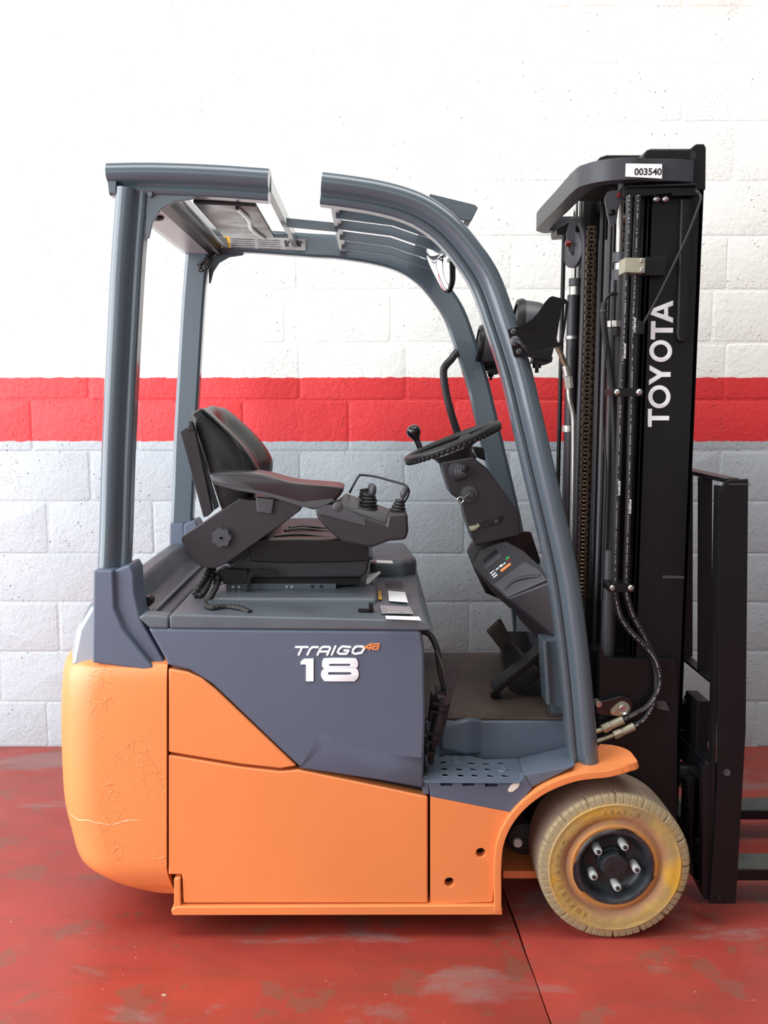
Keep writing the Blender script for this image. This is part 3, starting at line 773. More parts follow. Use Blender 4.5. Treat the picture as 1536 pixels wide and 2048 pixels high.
# step front face
b = B()
fr = [(858, 1568), (1040, 1568), (1046, 1549), (1064, 1576), (1022, 1624), (860, 1592)]
notch = [(858, 1565), (881, 1565), (882, 1571), (906, 1571), (907, 1566), (925, 1566), (926, 1571), (950, 1571), (951, 1566), (970, 1567), (971, 1573), (996, 1573), (997, 1567), (1038, 1567), (1047, 1549), (1064, 1576), (1022, 1624), (860, 1592)]
b.pp(notch, 2.336, 2.333, 2.36); part('step_fascia', M['grey'], st, b, bevel=.002)
part('step_end', M['step'], st, B().pp([(844, 1564), (858, 1564), (858, 1590), (846, 1590)], 2.336, 2.34, 2.50), bevel=.002)
part('paint_chip', M['putty'], st, B().pp([(1016, 1579), (1022, 1570), (1036, 1563), (1040, 1567), (1036, 1575), (1026, 1583), (1017, 1584)], 2.332, 2.3315, 2.335), bevel=0, label='cream patch where the paint is chipped')
# toe ramp between the step and the guard leg
q = [PZ(1036, 1517, zs), P(1146, 1490, 2.50), P(1046, 1549, 2.336), P(1148, 1516, 2.40), P(1150, 1532, 2.336), P(1062, 1576, 2.336), P(1062, 1560, 2.5), P(1142, 1530, 2.53)]
part('toe_ramp', M['step'], FL, B().hull(q), bevel=.004)
# bulkhead channel behind the front leg
b = B().pp([(1083, 1278), (1140, 1278), (1146, 1432), (1138, 1434), (1110, 1408), (1090, 1404)], 2.50, 2.49, 2.56)
b.pp([(1083, 1278), (1091, 1278), (1099, 1406), (1090, 1404)], 2.50, 2.475, 2.50)
b.box(P(1105, 1300, 2.56).x, P(1150, 1300, 2.56).x, 2.56, mir(2.50), zm - .1, .90)
bk = part('bulkhead', M['guard'], FL, b, bevel=.004)
for c in ((1118, 1304), (1132, 1414)):
    p = P(*c, 2.489); part('bolt', M['guard'], bk, B().cyl(p, p - Vector((0, .006, 0)), .006, n=6), bevel=.001)
# cowl: lower body, display face
def h3(*t): return [P(*q) for q in t]
b = B().hull(h3((1012, 1196, 2.60), (1098, 1162, 2.52), (1119, 1283, 2.52), (1072, 1273, 2.60), (1040, 1240, 2.62), (1020, 1192, 3.1), (1100, 1165, 3.15), (1090, 1270, 3.1), (1050, 1250, 3.05)))
cowl = part('dash_cowl', M['plastic'], FL, b, bevel=.008, seg=3)
en = Vector((-.55, -.62, .56)).normalized(); pc0 = P(985, 1130, 2.74)
def dpx(x, y, lift=0.0):
    """point of the sloping dash plane"""
    o_ = Vector((0, 0, CH)); d = (P(x, y, 2.8) - o_); return o_ + d * ((pc0 + en * lift - o_).dot(en) / d.dot(en))
out_ = [(944, 1132), (960, 1099), (984, 1089), (1012, 1082), (1046, 1101), (1084, 1135), (1098, 1161), (1013, 1197), (984, 1172)]
b = B().hull([dpx(*c_) for c_ in out_] + [dpx(*c_) - en * .09 for c_ in out_[:4]] + [dpx(*c_) - en * .03 - Vector((0, 0, .02)) for c_ in out_[4:]])
up = part('dash_top', M['plastic'], cowl, b, bevel=.008, seg=3)
b = B().hull(h3((932, 1102, 2.86), (938, 1088, 2.9), (960, 1068, 2.86), (1010, 1058, 2.86), (1064, 1062, 2.90), (1082, 1118, 3.0), (1090, 1165, 3.1), (948, 1140, 2.84), (970, 1188, 2.84), (1000, 1200, 2.9), (1040, 1200, 3.1), (1010, 1100, 3.1)))
part('dash_shroud', M['plastic'], cowl, b, bevel=.008, seg=3)
def dquad(name, m, pix, lift=0.0, th=.004, bevel=.0008, **kw):
    b = B(); vs = [dpx(*c, lift) for c in pix]; b.hull(vs + [v - en * th for v in vs]); return part(name, m, up, b, bevel=bevel, **kw)
dquad('display_panel', M['plastic'], [(952, 1130), (966, 1104), (1008, 1090), (1036, 1103), (1022, 1134), (987, 1164), (976, 1158)], .001, .01, .002)
dquad('tray_surface', M['softp'], [(986, 1169), (1048, 1122), (1078, 1138), (1094, 1160), (1014, 1194)], .006, .012, .004)
dquad('display_screen', M['gloss'], [(965, 1119), (992, 1097), (997, 1105), (969, 1127)], .0015, .006)
dquad('key_pad', M['ink'], [(971, 1141), (1014, 1110), (1023, 1127), (985, 1161)], .0012, .004)
dquad('trim_strip', M['softp'], [(968, 1134), (1000, 1107), (1003, 1111), (971, 1138)], .0015, .004)
for pix, m in (([(1011, 1117), (1017, 1112), (1019, 1115), (1013, 1120)], 'green'), ([(1014, 1121), (1020, 1116), (1022, 1119), (1016, 1123)], 'red'),
               ([(1000, 1140), (1020, 1125), (1022, 1129), (1003, 1144)], 'oprint'),
               ([(980, 1146), (988, 1140), (989, 1141), (981, 1148)], 'white'), ([(983, 1150), (991, 1144), (992, 1146), (984, 1152)], 'white'), ([(986, 1154), (994, 1148), (995, 1150), (987, 1156)], 'white'),
               ([(991, 1139), (997, 1134), (998, 1136), (992, 1141)], 'white'), ([(998, 1132), (1004, 1128), (1006, 1131), (1000, 1135)], 'white'), ([(1006, 1128), (1011, 1124), (1011, 1126), (1007, 1130)], 'white')):
    dquad('panel_mark', M[m], pix, .0022, .003, 0)
b = B().tube([dpx(1010, 1180, .004), dpx(1026, 1163, .007), dpx(1052, 1154, .009), dpx(1080, 1152, .005)], .005, 8, 5); part('tray_lip', M['plastic'], up, b, bevel=0)
# steering column
b = B().pp([(884, 925), (946, 914), (975, 937), (1026, 1007), (1040, 1028), (1041, 1072), (1004, 1080), (952, 1092), (938, 1054), (923, 1002), (901, 988), (888, 946)], 2.79, 2.79, 2.94)
colm = part('steering_column', M['plastic'], FL, b, bevel=.006, seg=3)
hp = P(907, 905, 2.865)
b = B(); axs = Vector((-.37, 0, .93)); b.lathe(hp - axs * .045, axs, [(0, .05), (.03, .055), (.05, .066), (.062, .06), (.066, .03)], 28)
part('wheel_hub', M['plastic'], colm, b, bevel=0)
def ribbed(name, m, parent, p, ax, r0, r1, L, nr=6, **kw):
    prof = []
    for i in range(nr):
        t = i / nr; r = r0 + (r1 - r0) * t; h = L / nr
        prof += [(i * h, r * .86), (i * h + h * .25, r), (i * h + h * .65, r), (i * h + h * .9, r * .84)]
    prof.append((L, r1 * .8)); return part(name, m, parent, B().lathe(p, ax, prof, 20), bevel=0, sharp=60, **kw)
ribbed('lever_boot', M['softp'], colm, P(912, 944, 2.79), (.55, -.83, .10), .030, .013, .055, 6)
p = P(928, 938, 2.745); part('lever_end', M['rubber'], colm, B().cyl(p, p + Vector((.008, -.014, .001)), .011), bevel=.002)
p = P(938, 988, 2.79); b = B(); b.lathe(p, (0, -1, 0), [(0, .027), (.008, .025), (.010, .012), (.022, .010), (.022, .0001)], 24); part('ignition_switch', M['softp'], colm, b, bevel=0)
b = B().pp([(938, 1052), (953, 1050), (957, 1046), (960, 1052), (950, 1060), (940, 1062)], 2.785, 2.775, 2.80); part('tilt_lever', M['zinc'], colm, b, bevel=.003, label='pale tilt lever')
b = B().pp([(962, 1042), (1003, 1029), (1007, 1035), (1002, 1045), (968, 1056)], 2.788, 2.786, 2.80); part('rocker_switch', M['gloss'], colm, b, bevel=.001)
b = B(); p = P(992, 1042, 2.785); b.cyl(p, p - Vector((0, .003, 0)), .006); p = P(974, 1050, 2.785); b.cyl(p, p - Vector((0, .002, 0)), .002, n=8); part('switch_mark', M['softp'], colm, b, bevel=0)
b = B().pp([(944, 893), (966, 895), (969, 921), (952, 914)], 2.96, 2.93, 2.99); part('direction_lever', M['black'], colm, b, bevel=.004)
# steering wheel
sc_ = P(905, 884, 2.865); e1 = Vector((.93, 0, .37)).normalized(); e2 = Vector((0, 1, 0)); e3 = e1.cross(e2)
rim = [sc_ + e1 * .147 * math.cos(a) + e2 * .147 * math.sin(a) for a in [2 * PI * i / 56 for i in range(56)]]
b = B(); n_ = 10
b.tube(rim, .0125, 10, 1, closed=True)
sw = part('steering_wheel', M['rubber'], FL, b, bevel=0)
b = B()
for i in range(2, 54, 1):
    a = 2 * PI * i / 56 + .02
    b.ball(sc_ + (e1 * math.cos(a) + e2 * math.sin(a)) * .151 - axs * .008, .0085, .0085, .0085, seg=10)
part('finger_grip', M['rubber'], sw, b, bevel=0, kind='stuff', sharp=120)
for a in (PI * .97, -PI * .22, PI * .36):
    d = e1 * math.cos(a) + e2 * math.sin(a); w = e3.cross(d).normalized()
    q = [sc_ - axs * .03 + d * .03 + w * s * .03 + e3 * t for s in (-1, 1) for t in (-.006, .006)] + [sc_ + d * .145 + w * s * .015 + e3 * t for s in (-1, 1) for t in (-.004, .004)]
    part('spoke', M['rubber'], sw, B().hull(q), bevel=.003)
kp = P(840, 896, 2.84); b = B(); b.cyl(kp, kp + axs * .03, .009); b.lathe(kp + axs * .025, axs, [(0, .009), (.01, .013), (.02, .020), (.032, .0225), (.042, .019), (.048, .010), (.05, .001)], 20)
part('spinner_knob', M['gloss'], sw, b, bevel=0, sharp=60)
# pedals
b = B().hull(h3((972, 1262, 2.90), (996, 1238, 2.93), (1022, 1276, 2.93), (1003, 1302, 2.90), (976, 1258, 2.96), (1001, 1236, 2.99)))
pd = part('brake_pedal', M['pedal'], FL, b, bevel=.003)
for i in range(7):
    t = i / 7; a_ = P(978 + 25 * t, 1264 + 33 * t, 2.893); c_ = P(998 + 21 * t, 1243 + 32 * t, 2.922)
    part('pedal_tread', M['pedal'], pd, B().cyl(a_, c_, .0022, n=6), bevel=0)
part('pedal_arm', M['black'], pd, B().tube(h3((1000, 1285, 2.95), (1030, 1318, 2.99), (1052, 1350, 3.0), (1070, 1300, 3.05)), .012, 8, 4), bevel=0)
b = B().hull([v + Vector((0, dy, 0)) for v in h3((985, 1381, 2.68), (1086, 1298, 2.68), (1088, 1312, 2.68), (993, 1391, 2.68)) for dy in (0, .075)])
ap = part('accelerator_pedal', M['black'], FL, b, bevel=.003)
part('pedal_foot', M['black'], ap, B().hull([P(980, 1385, 2.69), P(1000, 1380, 2.69), P(1000, 1395, 2.69), P(982, 1393, 2.69), P(980, 1385, 2.74), P(1000, 1380, 2.74), P(1000, 1395, 2.74)]), bevel=.002)
b = B(); b.box(P(1003, 1250, 2.8).x, P(1085, 1250, 2.8).x, 2.80, 3.25, zm, zm + .16); b = B().hull([P(1000, 1262, 3.0), P(1080, 1262, 3.0), P(1085, 1400, 2.72), P(1020, 1400, 2.75), P(1000, 1300, 3.2), P(1080, 1300, 3.2), P(1088, 1350, 2.7)])
part('toe_board', M['rubber'], FL, b, bevel=.006)

# ---------------- harness with cable beside the battery cover
b = B().tube(h3((842, 1262, 2.40), (860, 1270, 2.40), (873, 1296, 2.39), (878, 1325, 2.39), (882, 1350, 2.39), (889, 1378, 2.40)), .008, 8, 6)
har = part('battery_cable', M['rubber'], FL, b, bevel=0)
part('thin_cable', M['softp'], har, B().tube(h3((872, 1300, 2.38), (884, 1330, 2.375), (889, 1352, 2.38), (891, 1376, 2.39)), .003, 6, 6), bevel=0)
part('plug_body', M['rubber'], har, B().cyl(P(888, 1400, 2.40), P(869, 1480, 2.40), .019), bevel=.002)
b = B()
for (x0, y0, x1, y1, t) in ((872, 1380, 893, 1384, 7), (865, 1403, 893, 1408, 7), (862, 1419, 893, 1425, 5), (853, 1463, 880, 1467, 6), (850, 1478, 879, 1485, 6), (852, 1500, 869, 1504, 9)):
    b.pp([(x0, y0), (x1, y1), (x1, y1 + t), (x0, y0 + t)], 2.38, 2.375, 2.43)
b.pp([(864, 1475), (874, 1475), (866, 1528), (856, 1526)], 2.40, 2.39, 2.42)
b.pp([(862, 1385), (874, 1385), (868, 1440), (856, 1440)], 2.42, 2.40, 2.43)
part('plug_clamp', M['black'], har, b, bevel=.0015)
b = B().pp([(906, 1329), (917, 1337), (916, 1352), (900, 1405), (884, 1418), (890, 1392), (898, 1352), (901, 1332)], 2.38, 2.376, 2.384); part('plug_handle', M['plastic'], har, b, bevel=.001)

# ---------------- seat
def poly_at(pix, Y): return px2(pix, Y)
back = zoomed([(120, 160), (150, 118), (200, 118), (330, 228), (430, 330), (500, 430), (520, 500), (500, 620), (440, 740), (330, 760), (250, 560), (170, 320)], 340, 780, 2.954)
bk2 = poly_at(back, 2.64)
def offs(poly, rec, shrink):
    cx = sum(p[0] for p in poly) / len(poly); cz = sum(p[1] for p in poly) / len(poly)
    out = []
    for i, (x, z) in enumerate(poly):
        if 3 <= i <= 8: x -= rec * .92; z -= rec * .2
        x = cx + (x - cx) * shrink; z = cz + (z - cz) * shrink; out.append((x, z))
    return out
secs = []
for Y, rec, sh in ((2.625, 0, .80), (2.632, 0, .93), (2.65, 0, .99), (2.68, 0, 1), (2.715, .006, 1.0), (2.75, .028, 1.0), (2.80, .045, 1.02), (2.855, .048, 1.04), (2.91, .045, 1.02), (2.96, .028, 1.0), (2.995, .006, 1.0), (3.03, 0, 1), (3.06, 0, .99), (3.078, 0, .93), (3.085, 0, .80)):
    pl = spline([Vector((x, Y, z)) for x, z in offs(bk2, rec, sh)], 4, True)
    secs.append([tuple(v) for v in pl])
seat = bpy.data.objects.new('seat', None)
b = B().loft(secs); bm_ = b.bm
# main part of the seat: the cushion
cus = poly_at([(500, 1082), (560, 1077), (640, 1077), (705, 1080), (733, 1090), (738, 1108), (728, 1124), (520, 1126), (500, 1110)], 2.62)
secs2 = []
for Y, sh in ((2.615, .86), (2.622, .95), (2.645, 1.0), (2.70, 1.0), (2.73, .97), (2.98, .97), (3.01, 1.0), (3.065, 1.0), (3.09, .95), (3.097, .86)):
    cx = sum(p[0] for p in cus) / len(cus); cz = sum(p[1] for p in cus) / len(cus)
    secs2.append([tuple(v) for v in spline([Vector((cx + (x - cx) * (sh * .2 + .8), Y, cz + (z - cz) * sh)) for x, z in cus], 4, True)])
c2 = B().loft(secs2)
seat = part('seat', M['vinyl'], FL, c2, bevel=0, sharp=50)
part('backrest', M['vinyl'], seat, b, bevel=0, sharp=60)
b = B()
for k in (0, 2, 3):                                     # creases of the cushion cover
    y0 = 2.66 + k * .06
    b.tube([(P(545, 1077, 2.62).x + .01 * k, y0, P(560, 1076, 2.62).z + .0), (P(600, 1077, 2.62).x, y0 + .02, P(600, 1075, 2.62).z + .001), (P(690, 1077, 2.62).x, y0 - .015, P(690, 1078, 2.62).z - .004)], .0030, 6, 5, flat=2.6)
part('cover_crease', M['vinyl'], seat, b, bevel=0)
# piping of the near bolster
pl = [P(x, y, 2.628) for x, y in zoomed([(190, 118), (300, 215), (385, 315), (430, 400), (445, 500)], 340, 780, 2.954)]
part('piping', M['gloss'], seat, B().tube(pl, .004, 8, 6), bevel=0)
b = B().pp(zoomed([(62, 245), (125, 205), (150, 235), (255, 715), (225, 745), (200, 750)], 340, 780, 2.954), 2.61, 2.60, 2.625)
b.pp(zoomed([(118, 180), (138, 190), (150, 240), (110, 240)], 340, 780, 2.954), 2.61, 2.595, 2.62)
part('back_frame', M['plastic'], seat, b, bevel=.003)
part('back_strut', M['softp'], seat, B().pp(zoomed([(155, 270), (170, 300), (290, 690), (262, 710)], 340, 780, 2.954), 2.64, 2.635, 2.645), bevel=.001)
# lower shell, suspension, slide rail
b = B().pp([(452, 1136), (500, 1108), (560, 1100), (736, 1100), (739, 1122), (734, 1146), (723, 1156), (500, 1158), (458, 1158), (444, 1150)], 2.63, 2.63, 3.08)
part('seat_shell', M['plastic'], seat, b, bevel=.008, seg=3)
part('seat_back_shell', M['plastic'], seat, B().pp([(428, 1100), (478, 1020), (500, 985), (520, 1000), (540, 1060), (520, 1125), (450, 1130)], 2.66, 2.66, 3.05), bevel=.01)
part('suspension', M['black'], seat, B().pp([(470, 1156), (722, 1156), (716, 1170), (670, 1172), (470, 1170)], 2.66, 2.66, 3.05), bevel=.002)
rl = part('slide_rail', M['guard'], seat, B().pp([(452, 1167), (672, 1168), (672, 1180), (452, 1182)], 2.64, 2.64, 2.67), bevel=.001)
part('slide_rail', M['guard'], seat, B().pp([(452, 1167), (672, 1168), (672, 1180), (452, 1182)], 2.64, 3.03, 3.06), bevel=.001)
for x in (466, 478, 574, 584):
    p = P(x, 1174, 2.64); part('rivet', M['steel'], rl, B().cyl(p, p - Vector((0, .003, 0)), .0045, n=10), bevel=.001)
for x in (625, 643):
    part('rail_slot', M['dark'], rl, B().pp([(x - 3, 1170), (x + 3, 1170), (x + 3, 1176), (x - 3, 1176)], 2.64, 2.6392, 2.645), bevel=0)
part('seat_bracket', M['black'], seat, B().pp([(441, 1136), (497, 1138), (497, 1164), (452, 1166), (428, 1168), (430, 1145)], 2.62, 2.60, 2.66), bevel=.002)
b = B().pp([(498, 1142), (512, 1138), (540, 1140), (553, 1144), (556, 1150), (510, 1150), (502, 1158), (500, 1180), (494, 1196), (490, 1192), (494, 1175), (496, 1150)], 2.60, 2.597, 2.604); part('adjuster_lever', M['black'], seat, b, bevel=.001)
p = P(444, 1166, 2.60); part('rivet', M['steel'], seat, B().cyl(p, p - Vector((0, .006, 0)), .005, n=10), bevel=.001)
part('bellows_conduit', M['rubber'], seat, B().tube(h3((422, 1120, 2.60), (412, 1150, 2.58), (396, 1175, 2.55), (392, 1188, 2.54), (402, 1190, 2.54), (414, 1172, 2.57), (424, 1145, 2.60), (428, 1125, 2.62)), .0095, 10, 8, rib=.12), bevel=0)
part('bellows_conduit', M['rubber'], seat, B().tube([P(436, 1150, 2.60), P(434, 1170, 2.58), P(422, 1192, 2.53), P(411, 1207, 2.5), PZ(420, 1216, zh + .012), PZ(450, 1214, zh + .010), PZ(480, 1217, zh + .010), PZ(500, 1226, zh + .004)], .008, 10, 8, rib=.12), bevel=0)
# ---------------- armrest with lever console
Yb = 2.555
b = B().pp([(362, 1082), (362, 1074), (480, 996), (498, 1000), (560, 1000), (606, 1010), (600, 1022), (548, 1060), (455, 1126), (428, 1138), (403, 1134), (388, 1124)], Yb, Yb, 2.62)
arm = part('armrest', M['plastic'], FL, b, bevel=.004, seg=2)
p = P(445, 1074, Yb); prof = []
b = B(); n = 7
vs0 = []
secs = []
for d, k in ((0, 1.0), (.016, 1.0), (.020, .93)):
    secs.append([(p.x + (.0265 + .0022 * math.cos(n * a)) * k * math.cos(a), Yb - d, p.z + (.0265 + .0022 * math.cos(n * a)) * k * math.sin(a)) for a in [2 * PI * i / 56 for i in range(56)]])
b.loft(secs); b.lathe((p.x, Yb - .019, p.z), (0, -1, 0), [(0, .0065), (.003, .006), (.003, .004), (.001, .0035), (.001, .0001)], 16)
part('adjuster_knob', M['softp'], arm, b, bevel=0)
part('push_button', M['softp'], arm, B().pp([(512, 994), (549, 998), (544, 1028), (514, 1024)], 2.55, 2.543, 2.57), bevel=.004, seg=2)
pad = zoomed([(234, 515), (250, 488), (330, 478), (430, 484), (560, 502), (720, 545), (900, 562), (1008, 574), (1022, 600), (975, 655), (870, 705), (780, 690), (560, 622), (380, 590), (260, 556)], 340, 780, 2.954)
pm = [(v.x, v.y) for v in spline([Vector((a, c, 0)) for a, c in poly_at(pad, 2.535)], 4, True)]; secs = []
for Y, sh, up_ in ((2.527, .80, 0), (2.529, .88, 0), (2.534, .95, 0), (2.545, 1, 0), (2.60, 1, .004), (2.665, 1, 0), (2.675, .97, 0)):
    cx = sum(t[0] for t in pm) / len(pm); cz = sum(t[1] for t in pm) / len(pm)
    secs.append([(cx + (x - cx) * (1 - (1 - sh) * .25), Y, cz + (z - cz) * sh) for x, z in pm])
b = B().loft(secs); part('arm_pad', M['pad'], arm, b, bevel=0, sharp=45)
b = B().pp(zoomed([(262, 548), (320, 560), (560, 600), (780, 660), (960, 640), (975, 655), (870, 700), (780, 690), (560, 622), (380, 590), (260, 556)], 340, 780, 2.954), 2.53, 2.526, 2.60)
part('pad_trim', M['softp'], arm, b, bevel=.003)
con = [(631, 1019), (638, 1008), (664, 1006), (700, 1022), (772, 1049), (776, 1028), (815, 1026), (817, 1063), (812, 1080), (778, 1083), (745, 1095), (735, 1095), (684, 1085), (651, 1056), (635, 1036)]
cons = part('lever_console', M['plastic'], FL, B().pp(con, 2.53, 2.53, 2.68), bevel=.012, seg=4)
b = B().hull(h3((664, 1008, 2.55), (772, 1050, 2.55), (776, 1030, 2.57), (690, 986, 2.66), (706, 991, 2.70), (800, 1030, 2.70), (812, 1030, 2.60), (690, 1040, 2.66)))
part('console_top', M['softp'], cons, b, bevel=.005)
part('console_face', M['softp'], cons, B().pp([(640, 1010), (663, 1009), (730, 1038), (732, 1052), (700, 1044), (650, 1030), (634, 1028)], 2.53, 2.5275, 2.54), bevel=.002)
p = P(675, 1013, 2.53); b = B(); b.lathe(p + Vector((0, .004, 0)), (0, -1, .0), [(0, .0145), (.008, .0135), (.010, .010), (.010, .0001)], 20); part('console_button', M['softp'], cons, b, bevel=0)
ribbed('lever_boot', M['rubber'], cons, P(735, 1028, 2.60), (.05, .12, 1), .034, .016, .058, 6)
ribbed('lever_boot', M['rubber'], cons, P(735, 1005, 2.68), (-.12, .12, 1), .030, .016, .042, 5)
ribbed('lever_boot', M['rubber'], cons, P(794, 1030, 2.585), (.22, .1, 1), .026, .011, .045, 5)
p = P(745, 982, 2.60); b = B(); b.ball(p, .011, .012, .020, Matrix.Rotation(.2, 4, 'Y')); b.ball(p + Vector((-.004, .01, .014)), .009, .009, .008); b.cyl(p, p - Vector((.002, 0, .035)), .005, n=10)
part('lever_knob', M['softp'], cons, b, bevel=0)
p = P(808, 985, 2.585); b = B(); b.ball(p, .010, .011, .019, Matrix.Rotation(.35, 4, 'Y')); b.cyl(p, P(801, 1005, 2.585), .0065, n=10)
part('lever_knob', M['softp'], cons, b, bevel=0)
b = B().tube(h3((699, 986, 2.66), (708, 968, 2.66), (717, 953, 2.66), (722, 950, 2.66), (735, 951, 2.66), (750, 953, 2.65), (780, 961, 2.63), (808, 969, 2.61), (815, 975, 2.60), (818, 983, 2.60), (815, 994, 2.60), (806, 1008, 2.60)), .0032, 8, 4)
part('guard_hoop', M['rubber'], cons, b, bevel=0)
b = B(); p = P(740, 1092, 2.55); b.ball(p, .004); part('screw', M['steel'], cons, b, bevel=0)
part('console_print', M['white'], cons, B().hull([P(691, 997, 2.62), P(706, 1003, 2.62), P(706, 1005, 2.62), P(691, 999, 2.62), P(698, 1002, 2.628)]), bevel=0)

# ---------------- wheels
def tyre_builder(cx, cy, cz, R, W_, sgn, notch=True):
    """sgn -1: outer face towards the camera"""
    b = B(); n = 576
    prof = [(.0, .098), (.006, .104), (.004, .112), (.010, .120), (.012, .128), (.004, .138), (.001, .146), (-.0005, .158), (.0, .170), (-.0015, .1735), (.001, .177), (.002, .186), (.004, R - .006), (.012, R), (.03, R + .001), (W_ / 2, R + .0015), (W_ - .03, R + .001), (W_ - .012, R), (W_ - .004, R - .01), (W_ - .001, .17), (W_, .10)]
    prev = None; first = None
    for i in range(n):
        a = 2 * PI * i / n; k = i % 36; cur = []
        for j, (d, r) in enumerate(prof):
            rr = r; dd = d
            if notch and 11 <= j <= 14:
                if k in (0, 1, 2): rr = r - (.005 if j < 14 else .0); dd = d + (.0035 if j < 13 else 0)
                elif k in (9, 18, 27): rr = r - (.0018 if j in (12, 13) else 0); dd = d + (.0022 if j in (11, 12) else 0)
            y = cy + sgn * (W_ / 2 - dd)
            cur.append(b.bm.verts.new((cx + rr * math.cos(a), y, cz + rr * math.sin(a))))
        if prev:
            for j in range(len(prof) - 1): b.face([prev[j], prev[j + 1], cur[j + 1], cur[j]])
        else: first = cur
        prev = cur
    for j in range(len(prof) - 1): b.face([prev[j], prev[j + 1], first[j + 1], first[j]])
    return b
wc = P(1230, 1739, 2.318); R = .2015; wc.z = R + .0015
M['tyre'] = tyre_mat(wc)
M['tyre_letter'] = mat('raised_letter_rubber', RGB(150, 120, 72), .65, var=.2, vscale=20)
def front_wheel(far):
    sg = -1 if not far else 1; W_ = .178
    cy = 2.318 + W_ / 2; cy = mir(cy) if far else cy
    fy = cy + sg * W_ / 2
    tm = M['tyre'] if not far else mat('far_tyre_rubber', RGB(150, 130, 104), .7, var=.2, vscale=10)
    T = part('front_wheel', tm, FL, tyre_builder(wc.x, cy, wc.z, R, W_, sg), bevel=0, sharp=28, label=None)
    Y = lambda d: fy - sg * d            # d: depth into the wheel from its outer face
    b = B(); c = (wc.x, fy, wc.z); ax = (0, -sg, 0)
    prof = [(.03, .112), (.004, .112), (.000, .108), (.0005, .101), (.006, .098), (.014, .0945), (.026, .091), (.036, .082), (.041, .070), (.042, .0525), (.042, .0001)]
    b.lathe(c, ax, [(d, r * .935) for d, r in prof], 64, False); part('rim', M['rim'], T, b, bevel=0, sharp=30)
    b = B(); b.lathe(c, ax, [(.002, .103), (-.002, .1015), (-.002, .0975), (.002, .096)], 64, False); part('rim_lip', M['rimchip'], T, b, bevel=0)
    if not far:
        # torn scraps of black rubber round the rim
        b = B()
        for a0, a1, r1 in ((1.0, 1.62, .109), (2.95, 3.9, .112), (5.9, 6.1, .107)):
            pts = []
            k = 10
            for i in range(k + 1):
                a = a0 + (a1 - a0) * i / k; pts.append((wc.x + math.cos(a) * .098, wc.z + math.sin(a) * .098))
            for i in range(k, -1, -1):
                a = a0 + (a1 - a0) * i / k; rr = .1 + (r1 - .1) * math.sin(PI * i / k) ** .5 + random.uniform(-.0015, .0015); pts.append((wc.x + math.cos(a) * rr, wc.z + math.sin(a) * rr))
            b.prism(pts, fy - .001, fy + .01)
        part('torn_rubber', M['rubber'], T, b, bevel=0)
    b = B(); b.lathe(c, ax, [(.042, .042), (.034, .041), (.030, .037), (-.004 + .012, .0345), (.004, .032), (.003, .022), (.0035, .0001)], 40, False); part('hub_cap', M['rim'], T, b, bevel=0, sharp=35)
    for i in range(5):
        a = math.radians(-8 + 72 * i); x = wc.x + .0605 * math.cos(a); z = wc.z + .0605 * math.sin(a)
        b = B(); b.lathe((x, fy, z), ax, [(.042, .0115), (.010, .0112), (.006, .0095), (.006, .0001)], 12, False); nut = part('lug_nut', M['nut'], T, b, bevel=0)
        nb = B(); nb.lathe((x, fy, z), ax, [(.008, .0055), (.002, .0052), (.0015, .004), (.0015, .0001)], 12, False); nb.bm.verts.ensure_lookup_table(); 
        part('wheel_stud', M['rim'], T, nb, bevel=0)
    if not far:
        for s, r0, amid, span in (('SUPERELASTIC', .151, 196, 95), ('18x7-8', .155, 86, 38)):
            n = len(s)
            for i, ch in enumerate(s):
                a = math.radians(amid - (i - (n - 1) / 2) * span / n)
                Mx = Matrix.Translation((wc.x + r0 * math.cos(a), fy - .0008, wc.z + r0 * math.sin(a))) @ Matrix.Rotation(PI / 2 - a, 4, 'Y') @ FACE
                if s[0] == '1': pass
                text(ch, .019, Mx, .0009, name='raised_letter', m=M['tyre_letter'], parent=T)
front_wheel(False); front_wheel(True)
b = tyre_builder(-.53, 2.855, .195, .1935, .19, -1, False)
rw_ = part('rear_wheel', M['rubber'], FL, b, bevel=0, sharp=30)
b = B(); b.lathe((-.53, 2.76, .195), (0, 1, 0), [(.004, .1), (.03, .095), (.05, .06), (.05, .0001)], 32, False); part('rim', M['rim'], rw_, b, bevel=0)
# axle, drive unit
b = B(); b.box(wc.x - .17, wc.x + .10, 2.52, mir(2.52), .13, .40); b.cyl((wc.x, 2.45, wc.z), (wc.x, mir(2.45), wc.z), .06, n=24)
ax_ = part('drive_axle', M['dark'], FL, b, bevel=.01)
p = P(1036, 1687, 2.46); part('axle_bolt', M['nut'], ax_, B().cyl(p + Vector((0, .06, 0)), p, .013, n=14), bevel=.002)
part('axle_plate', M['orange'], ax_, B().pp([(1004, 1735), (1080, 1735), (1080, 1750), (1004, 1750)], 2.46, 2.44, 2.8), bevel=.002)
part('axle_boss', M['dark'], ax_, B().lathe(P(1045, 1672, 2.50), (0, -1, 0), [(0, .05), (.02, .046), (.03, .03), (.03, .0001)], 28, False), bevel=0)

